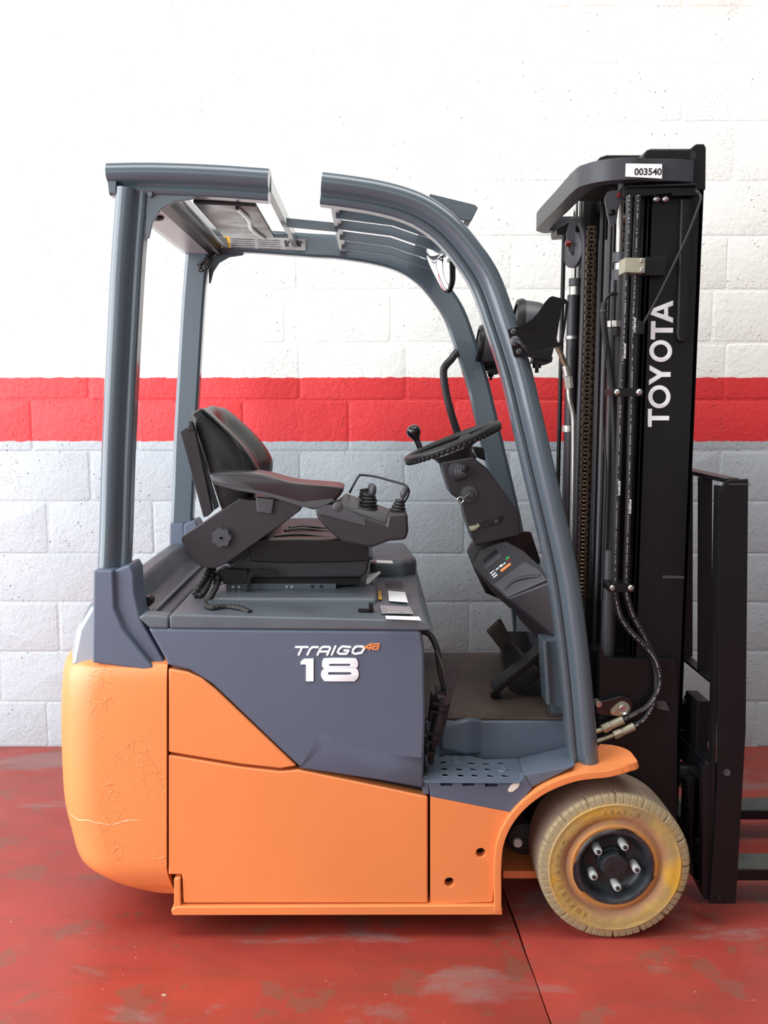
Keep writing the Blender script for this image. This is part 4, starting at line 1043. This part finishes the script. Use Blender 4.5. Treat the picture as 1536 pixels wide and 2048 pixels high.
# ---------------- mast
def X(x, y, Y): return P(x, y, Y).x
Ym = 2.52
xa, xb = X(1296, 400, Ym), X(1412, 296, Ym)
ztop = P(1340, 297, Ym).z
b = B(); b.box(xa, xb, Ym, Ym + .035, .075, ztop); b.box(xa, xa + .014, Ym, Ym + .085, .075, ztop); b.box(xb - .014, xb, Ym, Ym + .085, .075, ztop)
b.pp([(1378, 330), (1380, 298), (1392, 288), (1408, 288), (1412, 296), (1411, 380), (1380, 380)], Ym - .006, Ym - .008, Ym + .05)
mast = part('mast', M['black'], FL, b, bevel=.003)
b = B()
y0 = mir(Ym + .035); b.box(xa, xb, y0, mir(Ym), .075, ztop); b.box(xa, xa + .014, mir(Ym + .085), mir(Ym), .075, ztop); b.box(xb - .014, xb, mir(Ym + .085), mir(Ym), .075, ztop)
part('outer_rail', M['black'], mast, b, bevel=.003)
for sgn in (0, 1):
    f = (lambda y: mir(y)) if sgn else (lambda y: y)
    for (x0, x1, ya, yb) in ((X(1215, 700, 2.66), X(1232, 700, 2.66), 2.63, 2.70), (X(1215, 700, 2.66), X(1290, 700, 2.66), 2.66, 2.675), (X(1262, 700, 2.66), X(1295, 700, 2.66), 2.575, 2.60)):
        b = B().box(x0, x1, min(f(ya), f(yb)), max(f(ya), f(yb)), .09, ztop - .02); part('inner_rail', M['black'], mast, b, bevel=.002)
# top cross member between the rails
b = B().pp([(1181, 347), (1199, 314), (1214, 309), (1290, 309), (1290, 372), (1181, 372)], 2.60, 2.60, 2.80); part('cross_member', M['black'], mast, b, bevel=.006)
b = B().pp([(1288, 308), (1296, 297), (1382, 297), (1384, 350), (1288, 350)], 2.50, 2.505, mir(2.505)); part('cross_member', M['black'], mast, b, bevel=.005)
b = B().box(xa - .02, xb - .02, 2.56, mir(2.56), .50, .60); part('cross_member', M['black'], mast, b, bevel=.004)
b = B().box(xa - .03, xb - .03, 2.56, mir(2.56), .10, .22); part('cross_member', M['black'], mast, b, bevel=.004)
p = P(1384, 311, Ym - .012); part('lifting_eye', M['dark'], mast, B().cyl(p, p + Vector((0, .01, 0)), .012), bevel=0)
# hoop guard round the mast head
zt1 = P(1240, 322, 2.50).z; zt0 = P(1240, 366, 2.50).z
hx0 = P(1180, 345, 2.50).x; hx1 = P(1384, 345, 2.50).x
pth = [(hx1, 2.50), (hx1 - .06, 2.485), (hx0 + .10, 2.485), (hx0 + .045, 2.50), (hx0 + .012, 2.54), (hx0 + .0, 2.60), (hx0, 2.855), (hx0, 3.14), (hx0 + .015, 3.20), (hx0 + .05, 3.23), (hx0 + .12, 3.235), (hx1, 3.22)]
pv = spline([Vector((x, y, 0)) for x, y in pth], 5); secs = []
for i, p in enumerate(pv):
    t = (pv[min(i + 1, len(pv) - 1)] - pv[max(i - 1, 0)]).normalized(); nn = Vector((-t.y, t.x, 0)); w = .006
    w = .022 if 8 < i < len(pv) - 12 else .007
    drop = 0
    secs.append([tuple(p + nn * w + Vector((0, 0, zt0 - drop))), tuple(p + nn * w + Vector((0, 0, zt1))), tuple(p - nn * w + Vector((0, 0, zt1))), tuple(p - nn * w + Vector((0, 0, zt0 - drop)))])
hoop = part('hoop_guard', mat('hoop_paint', RGB(52, 52, 58), .45, bump=.0003, bscale=60), mast, B().loft(secs), bevel=.002, ang=50)
p = P(1287, 344, 2.475)
b = B().pp([(1252, 327), (1324, 328), (1324, 357), (1251, 353)], 2.4612, 2.4610, 2.4635); stk = part('number_sticker', M['paper'], hoop, b, bevel=0) if False else part('number_sticker', M['paper'], mast, b, bevel=0, label='white sticker reading 003540')
text('003540', .0235, at(P(1296, 344, 2.4604)), .0003, offset=.0005, name='sticker_print', m=M['ink'], parent=mast)
# TOYOTA lettering, reading upwards
def zz(x, y): return (1080 + x / 4.267, 640 + y / 4.267)
b = B()
def poly(pix): b.pp(pix, Ym, Ym - .0012, Ym + .001)
poly([zz(920, 758), zz(955, 758), zz(952, 818), zz(1102, 818), zz(1100, 856), zz(953, 856), zz(952, 912), zz(920, 912)])
poly([zz(947, 10), zz(985, 10), zz(984, 67), zz(1135, 67), zz(1134, 108), zz(982, 108), zz(980, 166), zz(943, 166)])
poly([zz(934, 385), zz(934, 428), zz(1000, 468), zz(930, 512), zz(928, 556), zz(1038, 486), zz(1113, 486), zz(1114, 444), zz(1040, 444)])
def ringp(cx, cy, rx, ry, th):
    o = [(cx + rx * math.cos(a), cy + ry * math.sin(a)) for a in [2 * PI * i / 40 for i in range(40)]]
    i_ = [(cx + (rx - th) * math.cos(a), cy + (ry - th) * math.sin(a)) for a in [2 * PI * i / 40 for i in range(40)]]
    pb = plate([px2([zz(*q) for q in o], Ym), px2([zz(*q) for q in i_], Ym)], Ym - .0012, .002, .0002)
    me = bpy.data.meshes.new('t'); pb.bm.to_mesh(me); pb.bm.free(); b.bm.from_mesh(me); bpy.data.meshes.remove(me)
ringp(1018, 655, 95, 98, 36); ringp(1030, 265, 97, 93, 37)
def lw(pix, w): b.ribbon(px2(pix, Ym), w, Ym - .0012, Ym + .001)
pb = plate([px2([(1300, 619), (1346, 601), (1346, 611), (1336, 615), (1336, 632), (1346, 636), (1346, 646), (1300, 629)], Ym), px2([(1328, 618), (1328, 629.5), (1311, 624)], Ym)], Ym - .0012, .002, .0001)
me = bpy.data.meshes.new('t'); pb.bm.to_mesh(me); pb.bm.free(); b.bm.from_mesh(me); bpy.data.meshes.remove(me)
part('maker_lettering', M['white'], mast, b, bevel=0, label='large white capital letters running up the rail')
# raised guide strip, bracket, screws
b = B().pp([(1363, 395), (1383, 395), (1378, 672), (1372, 684), (1360, 684), (1355, 672)], Ym - .02, Ym - .018, Ym + .002); part('guide_strip', M['black'], mast, b, bevel=.005, seg=3)
b = B().pp([(1246, 372), (1268, 372), (1290, 376), (1395, 374), (1393, 391), (1346, 392), (1344, 386), (1290, 392), (1262, 396), (1248, 392)], 2.49, 2.488, 2.53); b.pp([(1250, 372), (1392, 368), (1392, 373), (1250, 377)], 2.49, 2.48, 2.54)
b.pp([(1256, 390), (1276, 390), (1274, 412), (1260, 410)], 2.50, 2.50, 2.54); part('hose_bracket', M['black'], mast, b, bevel=.002)
for x in (1313, 1331):
    p = P(x, 398, 2.50); part('screw', M['steel'], mast, B().ball(p, .010, .008, .008), bevel=0)
b = B().pp([(1250, 515), (1291, 516), (1290, 546), (1249, 545)], 2.46, 2.46, 2.52); hc = part('hose_clamp', M['zinc'], mast, b, bevel=.002, label='bare metal hose clamp block')
for y in (521, 540):
    p = P(1284, y, 2.46); b = B(); b.lathe(p, (0, -1, 0), [(0, .006), (.004, .006), (.005, .005), (.002, .003), (.002, .0001)], 14, False); part('screw', M['steel'], mast, b, bevel=0)
part('clamp_arm', M['black'], mast, B().pp([(1290, 514), (1332, 513), (1330, 552), (1289, 551)], 2.49, 2.485, 2.53), bevel=.002)
def hose(name, pts, r, m='rubber', rib=0.0, sm=6, par=None, **kw): return part(name, M[m], par or mast, B().tube([P(*q) for q in pts], r, 10, sm, rib=rib), bevel=0, **kw)
YA = 2.475
h1 = [(1258, 392, YA), (1257, 460, YA), (1252, 560, YA), (1249, 640, YA), (1242, 784, YA), (1238, 900, YA), (1234, 1000, YA), (1231, 1100, YA), (1230, 1176, YA), (1233, 1205, YA), (1242, 1236, YA), (1262, 1264, YA), (1288, 1290, YA), (1308, 1315, YA), (1318, 1345, YA), (1318, 1372, YA), (1308, 1396, YA), (1288, 1418, YA), (1246, 1439, YA)]
h2 = [(1276, 392, YA + .01), (1273, 470, YA + .01), (1268, 600, YA + .01), (1266, 640, YA + .01), (1263, 784, YA + .01), (1261, 850, YA + .01), (1257, 1000, YA + .01), (1254, 1100, YA + .01), (1252, 1176, YA + .01), (1257, 1205, YA + .012), (1268, 1236, YA + .015), (1288, 1272, YA + .015), (1304, 1310, YA + .012), (1312, 1345, YA + .01), (1313, 1380, YA + .005), (1304, 1412, YA), (1288, 1438, YA), (1267, 1453, YA)]
hose('hydraulic_hose', h1, .0085); hose('hydraulic_hose', h2, .0085)
# white print along the hoses
def hose_print(pts, off, seed, f0=0.0, f1=1.0):
    rnd = random.Random(seed); v = spline([P(*q) for q in pts], 14); b = B(); i = int(len(v) * f0)
    while i < len(v) * f1 - 2:
        if rnd.random() < .8:
            d = (v[i + 1] - v[i]).normalized(); nn = Vector((d.z, 0, -d.x)); L = (v[i + 1] - v[i]).length
            k = max(1, int(L / .0035))
            for t in range(k):
                if rnd.random() < .75:
                    c = v[i].lerp(v[i + 1], t / k) + nn * off + Vector((0, -.0083, 0)); w = rnd.uniform(.0010, .0018)
                    b.prism([(c.x - nn.x * w + d.x * .0011, c.z - nn.z * w + d.z * .0011), (c.x + nn.x * w + d.x * .0011, c.z + nn.z * w + d.z * .0011), (c.x + nn.x * w - d.x * .0006, c.z + nn.z * w - d.z * .0006), (c.x - nn.x * w - d.x * .0006, c.z - nn.z * w - d.z * .0006)], c.y, c.y + .003)
        i += 1
    part('hose_print', M['white'], mast, b, bevel=0, kind='stuff')
hose_print(h1, .001, 3); hose_print(h2, .001, 5)
for (y, s, hp_) in ((705, 'INTERPUMP', h1), (650, 'INTERPUMP', h2), (975, 'INTERPUMP', h1), (1010, 'INTERPUMP', h2)):
    v = spline([P(*q) for q in hp_], 20); c = min(v, key=lambda p: abs(p.z - P(1250, y, YA).z))
    text(s, .0075, Matrix.Translation(c + Vector((.003, -.0095, 0))) @ FACE @ Matrix.Rotation(PI / 2, 4, 'Z'), .0003, offset=.0002, name='hose_lettering', m=M['white'], parent=mast)
# fittings at the hose ends
for pts in ([(1246, 1439), (1220, 1451), (1200, 1461), (1185, 1466)], [(1268, 1452), (1242, 1464), (1222, 1472), (1190, 1484)]):
    a_, b_, c_, d_ = [P(x, y, YA) for x, y in pts]
    part('hose_ferrule', M['zinc'], mast, B().cyl(a_, b_, .0125, .0115, 20), bevel=.0015)
    part('hex_nut', M['zinc'], mast, B().cyl(b_, b_.lerp(c_, .75), .0135, None, 6), bevel=.001)
    part('steel_pipe', M['zinc'], mast, B().cyl(b_.lerp(c_, .6), d_, .0065, None, 12), bevel=0)
for (x0, x1, y0_, y1_) in ((1224, 1286, 776, 793), (1214, 1269, 1168, 1184)):
    part('hose_saddle', M['black'], mast, B().pp([(x0, y0_ + 3), (x0 + 4, y0_), (x1 - 4, y0_), (x1, y0_ + 3), (x1, y1_ - 3), (x1 - 4, y1_), (x0 + 4, y1_), (x0, y1_ - 3)], 2.462, 2.459, 2.466), bevel=.001)
    part('saddle_block', M['black'], mast, B().pp([(x0 + 2, y0_ + 2), (x1 - 2, y0_ + 2), (x1 - 2, y1_ - 2), (x0 + 2, y1_ - 2)], 2.49, 2.49, 2.58), bevel=.001)
    for x in (x0 + 10, x1 - 8):
        p = P(x, (y0_ + y1_) / 2, 2.459); b = B(); b.lathe(p, (0, -1, 0), [(0, .0078), (.003, .0078), (.006, .005), (.0065, .0035), (.004, .003), (.004, .0001)], 18, False); part('bolt', M['steel'], mast, b, bevel=0)
# near lift cylinder
def vcyl(name, x, yt, yb_, Y, r, m, n=24, lab=None, bev=.001):
    a_ = P(x, yt, Y); zb_ = P(x, yb_, Y).z; return part(name, M[m], mast, B().cyl((a_.x, Y, zb_), a_, r, None, n), bevel=bev, label=lab)
vcyl('lift_cylinder', 1239, 540, 1500, 2.58, .0195, 'softp')
vcyl('cylinder_cap', 1241, 505, 525, 2.58, .019, 'softp')
vcyl('cylinder_ring', 1241, 526, 541, 2.58, .0165, 'steel')
vcyl('piston_rod', 1243, 330, 506, 2.58, .0085, 'steel')
vcyl('cylinder_flange', 1231, 642, 655, 2.575, .024, 'steel')
vcyl('cylinder_cap', 1231, 656, 672, 2.575, .021, 'plastic')
vcyl('steel_pipe', 1227, 560, 1100, 2.565, .007, 'softp')
# far lift cylinder
vcyl('lift_cylinder', 1147, 590, 1400, 3.06, .0195, 'plastic')
vcyl('cylinder_cap', 1150, 557, 572, 3.06, .0195, 'softp')
vcyl('cylinder_ring', 1150, 573, 592, 3.06, .0185, 'steel')
vcyl('piston_rod', 1152, 400, 560, 3.06, .0075, 'steel')
vcyl('pipe_strap', 1144, 672, 679, 3.06, .0215, 'steel')
vcyl('pipe_strap', 1137, 851, 864, 3.06, .0225, 'steel')
vcyl('guide_post', 1128, 470, 1300, 3.10, .007, 'black')
hose('hydraulic_hose', [(1160, 445, 2.98), (1168, 470, 2.98), (1170, 520, 2.98), (1166, 640, 2.98), (1161, 780, 2.98), (1155, 960, 2.98), (1150, 1180, 2.98)], .0105, 'plastic')
hose('steel_pipe', [(1137, 775, 3.0), (1139, 800, 3.0), (1146, 830, 3.0), (1147, 870, 3.0), (1146, 960, 3.0), (1142, 1180, 3.0)], .0085, 'steel')
hose('hydraulic_hose', [(1112, 690, 3.0), (1120, 705, 3.0), (1128, 725, 3.0), (1132, 735, 3.0)], .009, 'bronze')
a_ = P(1131, 732, 3.0); part('hose_ferrule', M['steel'], mast, B().cyl(a_, P(1135, 752, 3.0), .0125, None, 18), bevel=.001)
part('hex_nut', M['steel'], mast, B().cyl(P(1135, 753, 3.0), P(1138, 777, 3.0), .0145, None, 6), bevel=.001)
# chains: near 1176 px far side, 1190 px and the one behind the near cylinder
def chain(x, yt, yb_, Y, w, name='lift_chain'):
    p = P(x, yt, Y); zt_ = p.z; z0 = P(x, yb_, Y).z; b = B(); z = zt_; i = 0; pitch = .0127
    while z > z0:
        off = .0 if i % 2 else w * .16
        for s in (-1, 1):
            for k in (0, 1):
                xx = p.x + s * (w * .5 - off - k * w * .13)
                b.box(xx - .0010, xx + .0010, Y - .006, Y + .006, z - pitch * .95, z + pitch * .35)
        b.cyl((p.x - w * .52, Y, z), (p.x + w * .52, Y, z), .0030, None, 6)
        z -= pitch; i += 1
    part(name, M['bronze'], mast, b, bevel=0, smooth=False)
chain(1183, 455, 1240, 2.95, .026); chain(1198, 560, 1200, 2.99, .014); chain(1250, 430, 500, 2.62, .018)
# thin vertical strips and tubes between the rails
for (x, yt, yb_, Y, r, m) in ((1200, 480, 1300, 2.90, .0035, 'softp'), (1207, 400, 1400, 2.80, .009, 'black'), (1222, 420, 640, 2.62, .0065, 'plastic'), (1215, 480, 1350, 2.72, .0075, 'softp'), (1277, 500, 1150, 2.53, .005, 'softp')):
    vcyl('guide_post', x, yt, yb_, Y, r, m, 10)
hose('hydraulic_hose', [(1232, 587, 2.56), (1222, 588, 2.555), (1211, 600, 2.55), (1207, 622, 2.55), (1209, 660, 2.55), (1217, 720, 2.55), (1224, 780, 2.55), (1228, 860, 2.55), (1229, 960, 2.55), (1227, 1100, 2.55)], [.0045] * 2 + [.0085] * 6)
hose('cable', [(1212, 690, 2.54), (1208, 760, 2.54), (1206, 850, 2.54), (1212, 940, 2.54), (1208, 1060, 2.54), (1204, 1200, 2.54)], .003)
part('cable_tie', M['softp'], mast, B().lathe(P(1207, 622, 2.55), (0, 0, 1), [(-.003, .010), (.003, .010)], 14), bevel=.001)
hose('control_cable', [(1391, 380, 2.49), (1401, 392, 2.485), (1398, 410, 2.48), (1375, 470, 2.475), (1340, 545, 2.475), (1310, 605, 2.475), (1284, 652, 2.48)], .0038, rib=.10)
part('cable_tie', M['black'], mast, B().pp([(1276, 640), (1288, 646), (1286, 668), (1270, 670)], 2.47, 2.46, 2.49), bevel=.002)
# pointed chain anchor plates and pulleys
b = B().pp([(1209, 395), (1214, 384), (1240, 380), (1240, 398), (1233, 440), (1226, 454), (1218, 448), (1209, 405)], 2.55, 2.545, 2.555); an = part('anchor_plate', M['softp'], mast, b, bevel=.002)
p = P(1220, 426, 2.545); part('bolt', M['black'], mast, B().cyl(p, p + Vector((.006, -.012, 0)), .0075, None, 12), bevel=.001)
p = P(1235, 390, 2.53); b = B(); b.cyl(p, p + Vector((.02, 0, 0)), .007, None, 10); part('adjuster_cap', M['red'], mast, b, bevel=.001)
part('chain_roller', M['bronze'], mast, B().cyl((X(1228, 440, 2.6), 2.60, P(1240, 440, 2.6).z), (X(1252, 440, 2.6), 2.60, P(1240, 440, 2.6).z), .014, None, 18), bevel=.001)
b = B().pp([(1140, 437), (1150, 434), (1172, 436), (1178, 450), (1152, 452), (1148, 500), (1143, 512), (1136, 500), (1132, 470)], 3.04, 3.035, 3.045); part('anchor_plate', M['softp'], mast, b, bevel=.002)
p = P(1143, 500, 3.05); b = B(); b.lathe((p.x, 3.05, p.z), (1, -.0, 0), [(0, .052), (.003, .056), (.006, .050), (.012, .050), (.015, .056), (.018, .052)], 32); 
b.xform(Matrix.Translation(p) @ Matrix.Rotation(.35, 4, 'Z') @ Matrix.Translation(-p)); part('pulley', M['softp'], mast, b, bevel=0)
p = P(1131, 487, 3.03); part('adjuster_cap', M['red'], mast, B().cyl(p, p + Vector((.016, 0, 0)), .009, None, 12), bevel=.002)
part('pulley_block', M['black'], mast, B().pp([(1110, 460), (1150, 436), (1185, 436), (1190, 455), (1150, 470), (1112, 472)], 3.12, 3.10, 3.2), bevel=.003)
# lower mast support and tilt pivot
b = B().pp([(1196, 1285), (1210, 1314), (1345, 1316), (1352, 1330), (1352, 1640), (1196, 1640)], 2.515, 2.50, 2.53); part('mast_foot', M['black'], mast, b, bevel=.003)
part('mast_foot_back', M['black'], mast, B().pp([(1185, 1295), (1290, 1295), (1290, 1640), (1160, 1640), (1160, 1400)], 2.62, 2.60, 2.66), bevel=.003)
b = B().pp([(1190, 1402), (1215, 1396), (1240, 1388), (1258, 1394), (1264, 1408), (1262, 1424), (1250, 1436), (1190, 1424)], 2.495, 2.482, 2.505); part('pivot_lug', M['gloss'], mast, b, bevel=.004)
b = B(); p = P(1244, 1417, 2.482); q_ = P(1227, 1422, 2.482)
b.hull([(p.x + .021 * math.cos(a), y, p.z + .021 * math.sin(a)) for a in [2 * PI * i / 20 for i in range(20)] for y in (2.476, 2.482)] + [(q_.x + .010 * math.cos(a), y, q_.z + .010 * math.sin(a)) for a in [2 * PI * i / 12 for i in range(12)] for y in (2.476, 2.482)])
part('pivot_plate', M['zinc'], mast, b, bevel=.001)
b = B(); b.lathe(p + Vector((.002, -.006, 0)), (0, -1, 0), [(0, .017), (.006, .016), (.008, .012), (.003, .008), (.0025, .0001)], 28, False); part('pivot_pin', M['steel'], mast, b, bevel=0)
part('bolt', M['steel'], mast, B().lathe(q_ + Vector((0, -.006, 0)), (0, -1, 0), [(0, .006), (.004, .005), (.005, .0001)], 14, False), bevel=0)
p = P(1198, 1409, 2.47); part('bolt', M['steel'], mast, B().cyl(p + Vector((0, .03, 0)), p, .009, None, 14), bevel=.002)
b = B().pp([(1310, 1400), (1330, 1402), (1338, 1420), (1312, 1416)], 2.50, 2.49, 2.52); part('hose_rest', M['softp'], mast, b, bevel=.002)
part('weld_seam', M['softp'], mast, B().pp([(1325, 1151), (1368, 1152), (1368, 1157), (1325, 1156)], Ym, Ym - .0015, Ym), bevel=0)

# ---------------- carriage, load backrest, forks
Yp = 2.38
b = B().pp([(1437, 982), (1456, 960), (1497, 958), (1497, 972), (1492, 1460), (1472, 1808), (1419, 1808), (1436, 1560)], Yp, Yp, Yp + .012)
car = part('fork_carriage', M['gloss'] if False else M['black'], FL, b, bevel=.002)
xl = P(1437, 1100, Yp).x; xm = P(1466, 1100, Yp).x; xr = P(1497, 1100, Yp).x
zb0 = P(1437, 1380, Yp).z; zbt = P(1470, 957, Yp).z
TK = .04
def tilt(b):
    for v in b.bm.verts:
        if v.co.z < zbt: v.co.x += (zbt - max(v.co.z, .55)) * TK
    return b
part('side_plate', M['black'], car, tilt(B().box(xl, xr, mir(Yp + .012), mir(Yp), P(1440, 1808, Yp).z, zbt)), bevel=.002)
part('backrest_top_bar', M['black'], car, tilt(B().box(xl + .01, xl + .05, Yp + .01, mir(Yp + .01), zbt - .012, zbt)), bevel=.002)
part('backrest_bottom_bar', M['black'], car, tilt(B().box(xl, xl + .03, Yp + .01, mir(Yp + .01), zb0 - .006, zb0 + .002)), bevel=.001)
part('inner_flange', M['black'], car, tilt(B().box(xl - .006, xl + .004, Yp + .01, Yp + .04, .12, zbt - .02)), bevel=.001)
for Y in (2.545, 2.70, 2.855, 3.01, 3.165):
    part('backrest_post', M['black'], car, tilt(B().box(xl, xl + .037, Y, Y + .012, zb0, zbt - .01)), bevel=.0015)
p = P(1458, 958, Yp); part('weld_seam', M['softp'], car, B().box(p.x, xr - .004, Yp - .001, Yp + .002, zbt - .016, zbt - .013), bevel=0)
p = P(1454, 1545, Yp); b = B(); b.lathe(p, (0, -1, 0), [(0, .0095), (.002, .009), (.0015, .0065), (0.0006, .0001)], 18, False); part('bolt_hole', M['softp'], car, b, bevel=0)
p = P(1439, 1796, Yp); b = B(); b.lathe(p, (0, -1, 0), [(0, .010), (.006, .0095), (.007, .005), (.007, .0001)], 14, False); part('bolt', M['black'], car, b, bevel=0)
x0 = P(1405, 1519, 2.42).x; z1 = P(1405, 1519, 2.42).z
cb = part('carriage_bar', M['gloss'], car, B().box(x0, x0 + .045, 2.40, mir(2.40), z1 - .07, z1), bevel=.004)
x2 = P(1408, 1692, 2.44).x; z2 = P(1408, 1692, 2.44).z
part('carriage_bar', M['black'], car, B().box(x2 - .01, x2 + .03, 2.41, mir(2.41), z2 - .07, z2), bevel=.004)
part('carriage_side', M['black'], car, B().pp([(1404, 1530), (1440, 1530), (1440, 1800), (1408, 1797), (1403, 1780)], 2.40, 2.395, 2.425), bevel=.002)
part('carriage_web', M['black'], car, B().pp([(1372, 1560), (1404, 1545), (1408, 1797), (1384, 1750), (1380, 1690)], 2.50, 2.49, 2.52), bevel=.002)
part('roller_stub', M['black'], car, B().cyl((x0 + .01, 2.55, z1 - .09), (x0 - .06, 2.55, z1 - .09), .03, None, 20), bevel=.003)
b = B(); pl_ = P(1390, 1400, 2.60)
b.pp([(1397, 1425), (1427, 1425), (1426, 1484), (1397, 1484)], 2.58, 2.58, 2.68); b.pp([(1362, 1408), (1390, 1402), (1398, 1440), (1388, 1470), (1364, 1460)], 2.62, 2.62, 2.66)
blk = part('fork_lock', M['black'], car, b, bevel=.003)
p = P(1379, 1394, 2.62); b = B(); b.lathe(p - Vector((0, 0, .035)), (0, 0, 1), [(0, .006), (.026, .006), (.030, .014), (.034, .016), (.038, .0145), (.040, .006)], 20); part('lock_pin', M['black'], car, b, bevel=0)
zf1 = P(1500, 1739, 2.49).z; zf0 = P(1500, 1762, 2.49).z
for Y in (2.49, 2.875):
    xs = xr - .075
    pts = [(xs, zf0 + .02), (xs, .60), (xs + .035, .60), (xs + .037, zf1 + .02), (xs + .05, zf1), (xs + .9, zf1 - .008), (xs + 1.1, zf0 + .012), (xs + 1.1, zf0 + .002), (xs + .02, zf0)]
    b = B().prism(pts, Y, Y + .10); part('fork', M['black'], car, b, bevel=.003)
    part('fork_top_face', M['forks'], car, B().prism([(xs + .052, zf1 - .0005), (xs + .9, zf1 - .0085), (xs + .9, zf1 - .007), (xs + .052, zf1 + .001)], Y + .004, Y + .096), bevel=0)  # thin plate, lighter than the black fork, along the blade top
part('chain_anchor', M['softp'], car, B().pp([(1360, 1540), (1368, 1540), (1368, 1575), (1360, 1575)], 2.9, 2.9, 2.92), bevel=.001)

# ---------------- lettering on the side cover
Yt = 2.3335
def Z6(pts): return px2(zoomed(pts, 560, 1250, 6.4), Yt)
def strokes(m, name, lst, w, label=None, y=Yt):
    b = B()
    for n_, (pts, cl) in enumerate(lst): b.ribbon(Z6(pts), w, y - n_ * .00007 - .0002, y + .002, cl)
    return part(name, m, FL, b, bevel=0, label=label)
TR = [([(197, 283), (362, 283)], 0), ([(285, 283), (237, 386)], 0), ([(348, 386), (385, 312), (412, 285), (490, 283)], 0),
      ([(478, 386), (520, 300), (550, 281), (630, 281), (645, 295), (602, 386)], 0), ([(508, 340), (620, 340)], 0), ([(712, 268), (660, 386)], 0),
      ([(905, 283), (800, 275), (757, 308), (738, 350), (765, 369), (850, 368), (880, 325), (818, 325)], 0),
      ([(990, 274), (1060, 276), (1078, 300), (1045, 355), (960, 369), (928, 352), (938, 312), (962, 285)], 1)]
strokes(M['white'], 'model_lettering', TR, .0052, 'white slanted letters above the number')
strokes(M['oprint'], 'model_lettering', [([(1140, 318), (1178, 238), (1075, 292), (1190, 292)], 0), ([(1205, 243), (1270, 243), (1262, 274), (1195, 274)], 1), ([(1195, 276), (1262, 276), (1252, 310), (1183, 310)], 1)], .0032, 'small orange 48', Yt - .0005)
one = [(262, 505), (266, 465), (310, 430), (430, 428), (430, 720), (332, 720), (332, 505)]
o8 = [(600, 422), (930, 422), (980, 440), (1000, 490), (992, 540), (975, 556), (995, 575), (1008, 620), (1000, 670), (960, 715), (930, 720), (600, 720), (560, 705), (530, 665), (525, 615), (540, 580), (562, 560), (542, 535), (538, 490), (550, 445)]
for dx, dy, y, m, nm in ((0, 0, Yt - .001, 'white', 'model_number'), (9, 9, Yt, 'ink', 'number_shadow')):
    sh = lambda L: Z6([(a + dx, c + dy) for a, c in L])
    b = plate([[(v.x, v.y) for v in spline([Vector((a, c, 0)) for a, c in sh(o8)], 4, True)], sh([(638, 497), (895, 497), (905, 510), (895, 524), (638, 524), (628, 510)]), sh([(625, 603), (905, 603), (916, 620), (905, 637), (625, 637), (615, 620)])], y, .0015, .0002); b.prism(sh(one), y, y + .0015)
    part(nm, M[m], FL, b, bevel=0, label='white number 18' if nm == 'model_number' else None)

# ------------------------------------------------------------------ the ignition key hanging in its switch
OFF = Vector(P(936, 985, 2.765))
key = bpy.data.objects.new('ignition_key', None); COL.objects.link(key); key.location = OFF
key['label'] = 'small metal ignition key with ring hanging from the steering column'; key['category'] = 'key'
b = B(); a_ = P(938, 988, 2.768); c_ = P(926, 996, 2.745); b.cyl(a_, c_, .004, None, 10)
part('key_blade', M['steel'], key, b, bevel=0)
b = B(); r_ = P(921, 1000, 2.742); b.tube([r_ + Vector((.009 * math.cos(a), 0, .009 * math.sin(a))) for a in [2 * PI * i / 16 for i in range(16)]], .0022, 6, 1, closed=True)
part('key_ring', M['steel'], key, b, bevel=0)
b = B(); b.box(r_.x - .001, r_.x + .001, 2.740, 2.744, P(921, 1038, 2.742).z, r_.z - .009); part('key_tag', M['steel'], key, b, bevel=0)
OFF = Vector((0, 0, 0))
# a chip of wood lying on the floor
p = PZ(327, 1991, 0); b = B().hull([(p.x + a, p.y + c, z) for a, c, z in ((-.006, 0, 0.0005), (.005, -.003, 0.0005), (.007, .004, 0.0005), (-.002, .006, 0.0005), (0, 0, .004), (.004, .002, .003))])
o = b.build('floor_chip', mat('pale_chip', RGB(196, 168, 140), .7)); o['label'] = 'tiny pale chip of debris lying on the red floor at lower left'; o['category'] = 'debris'
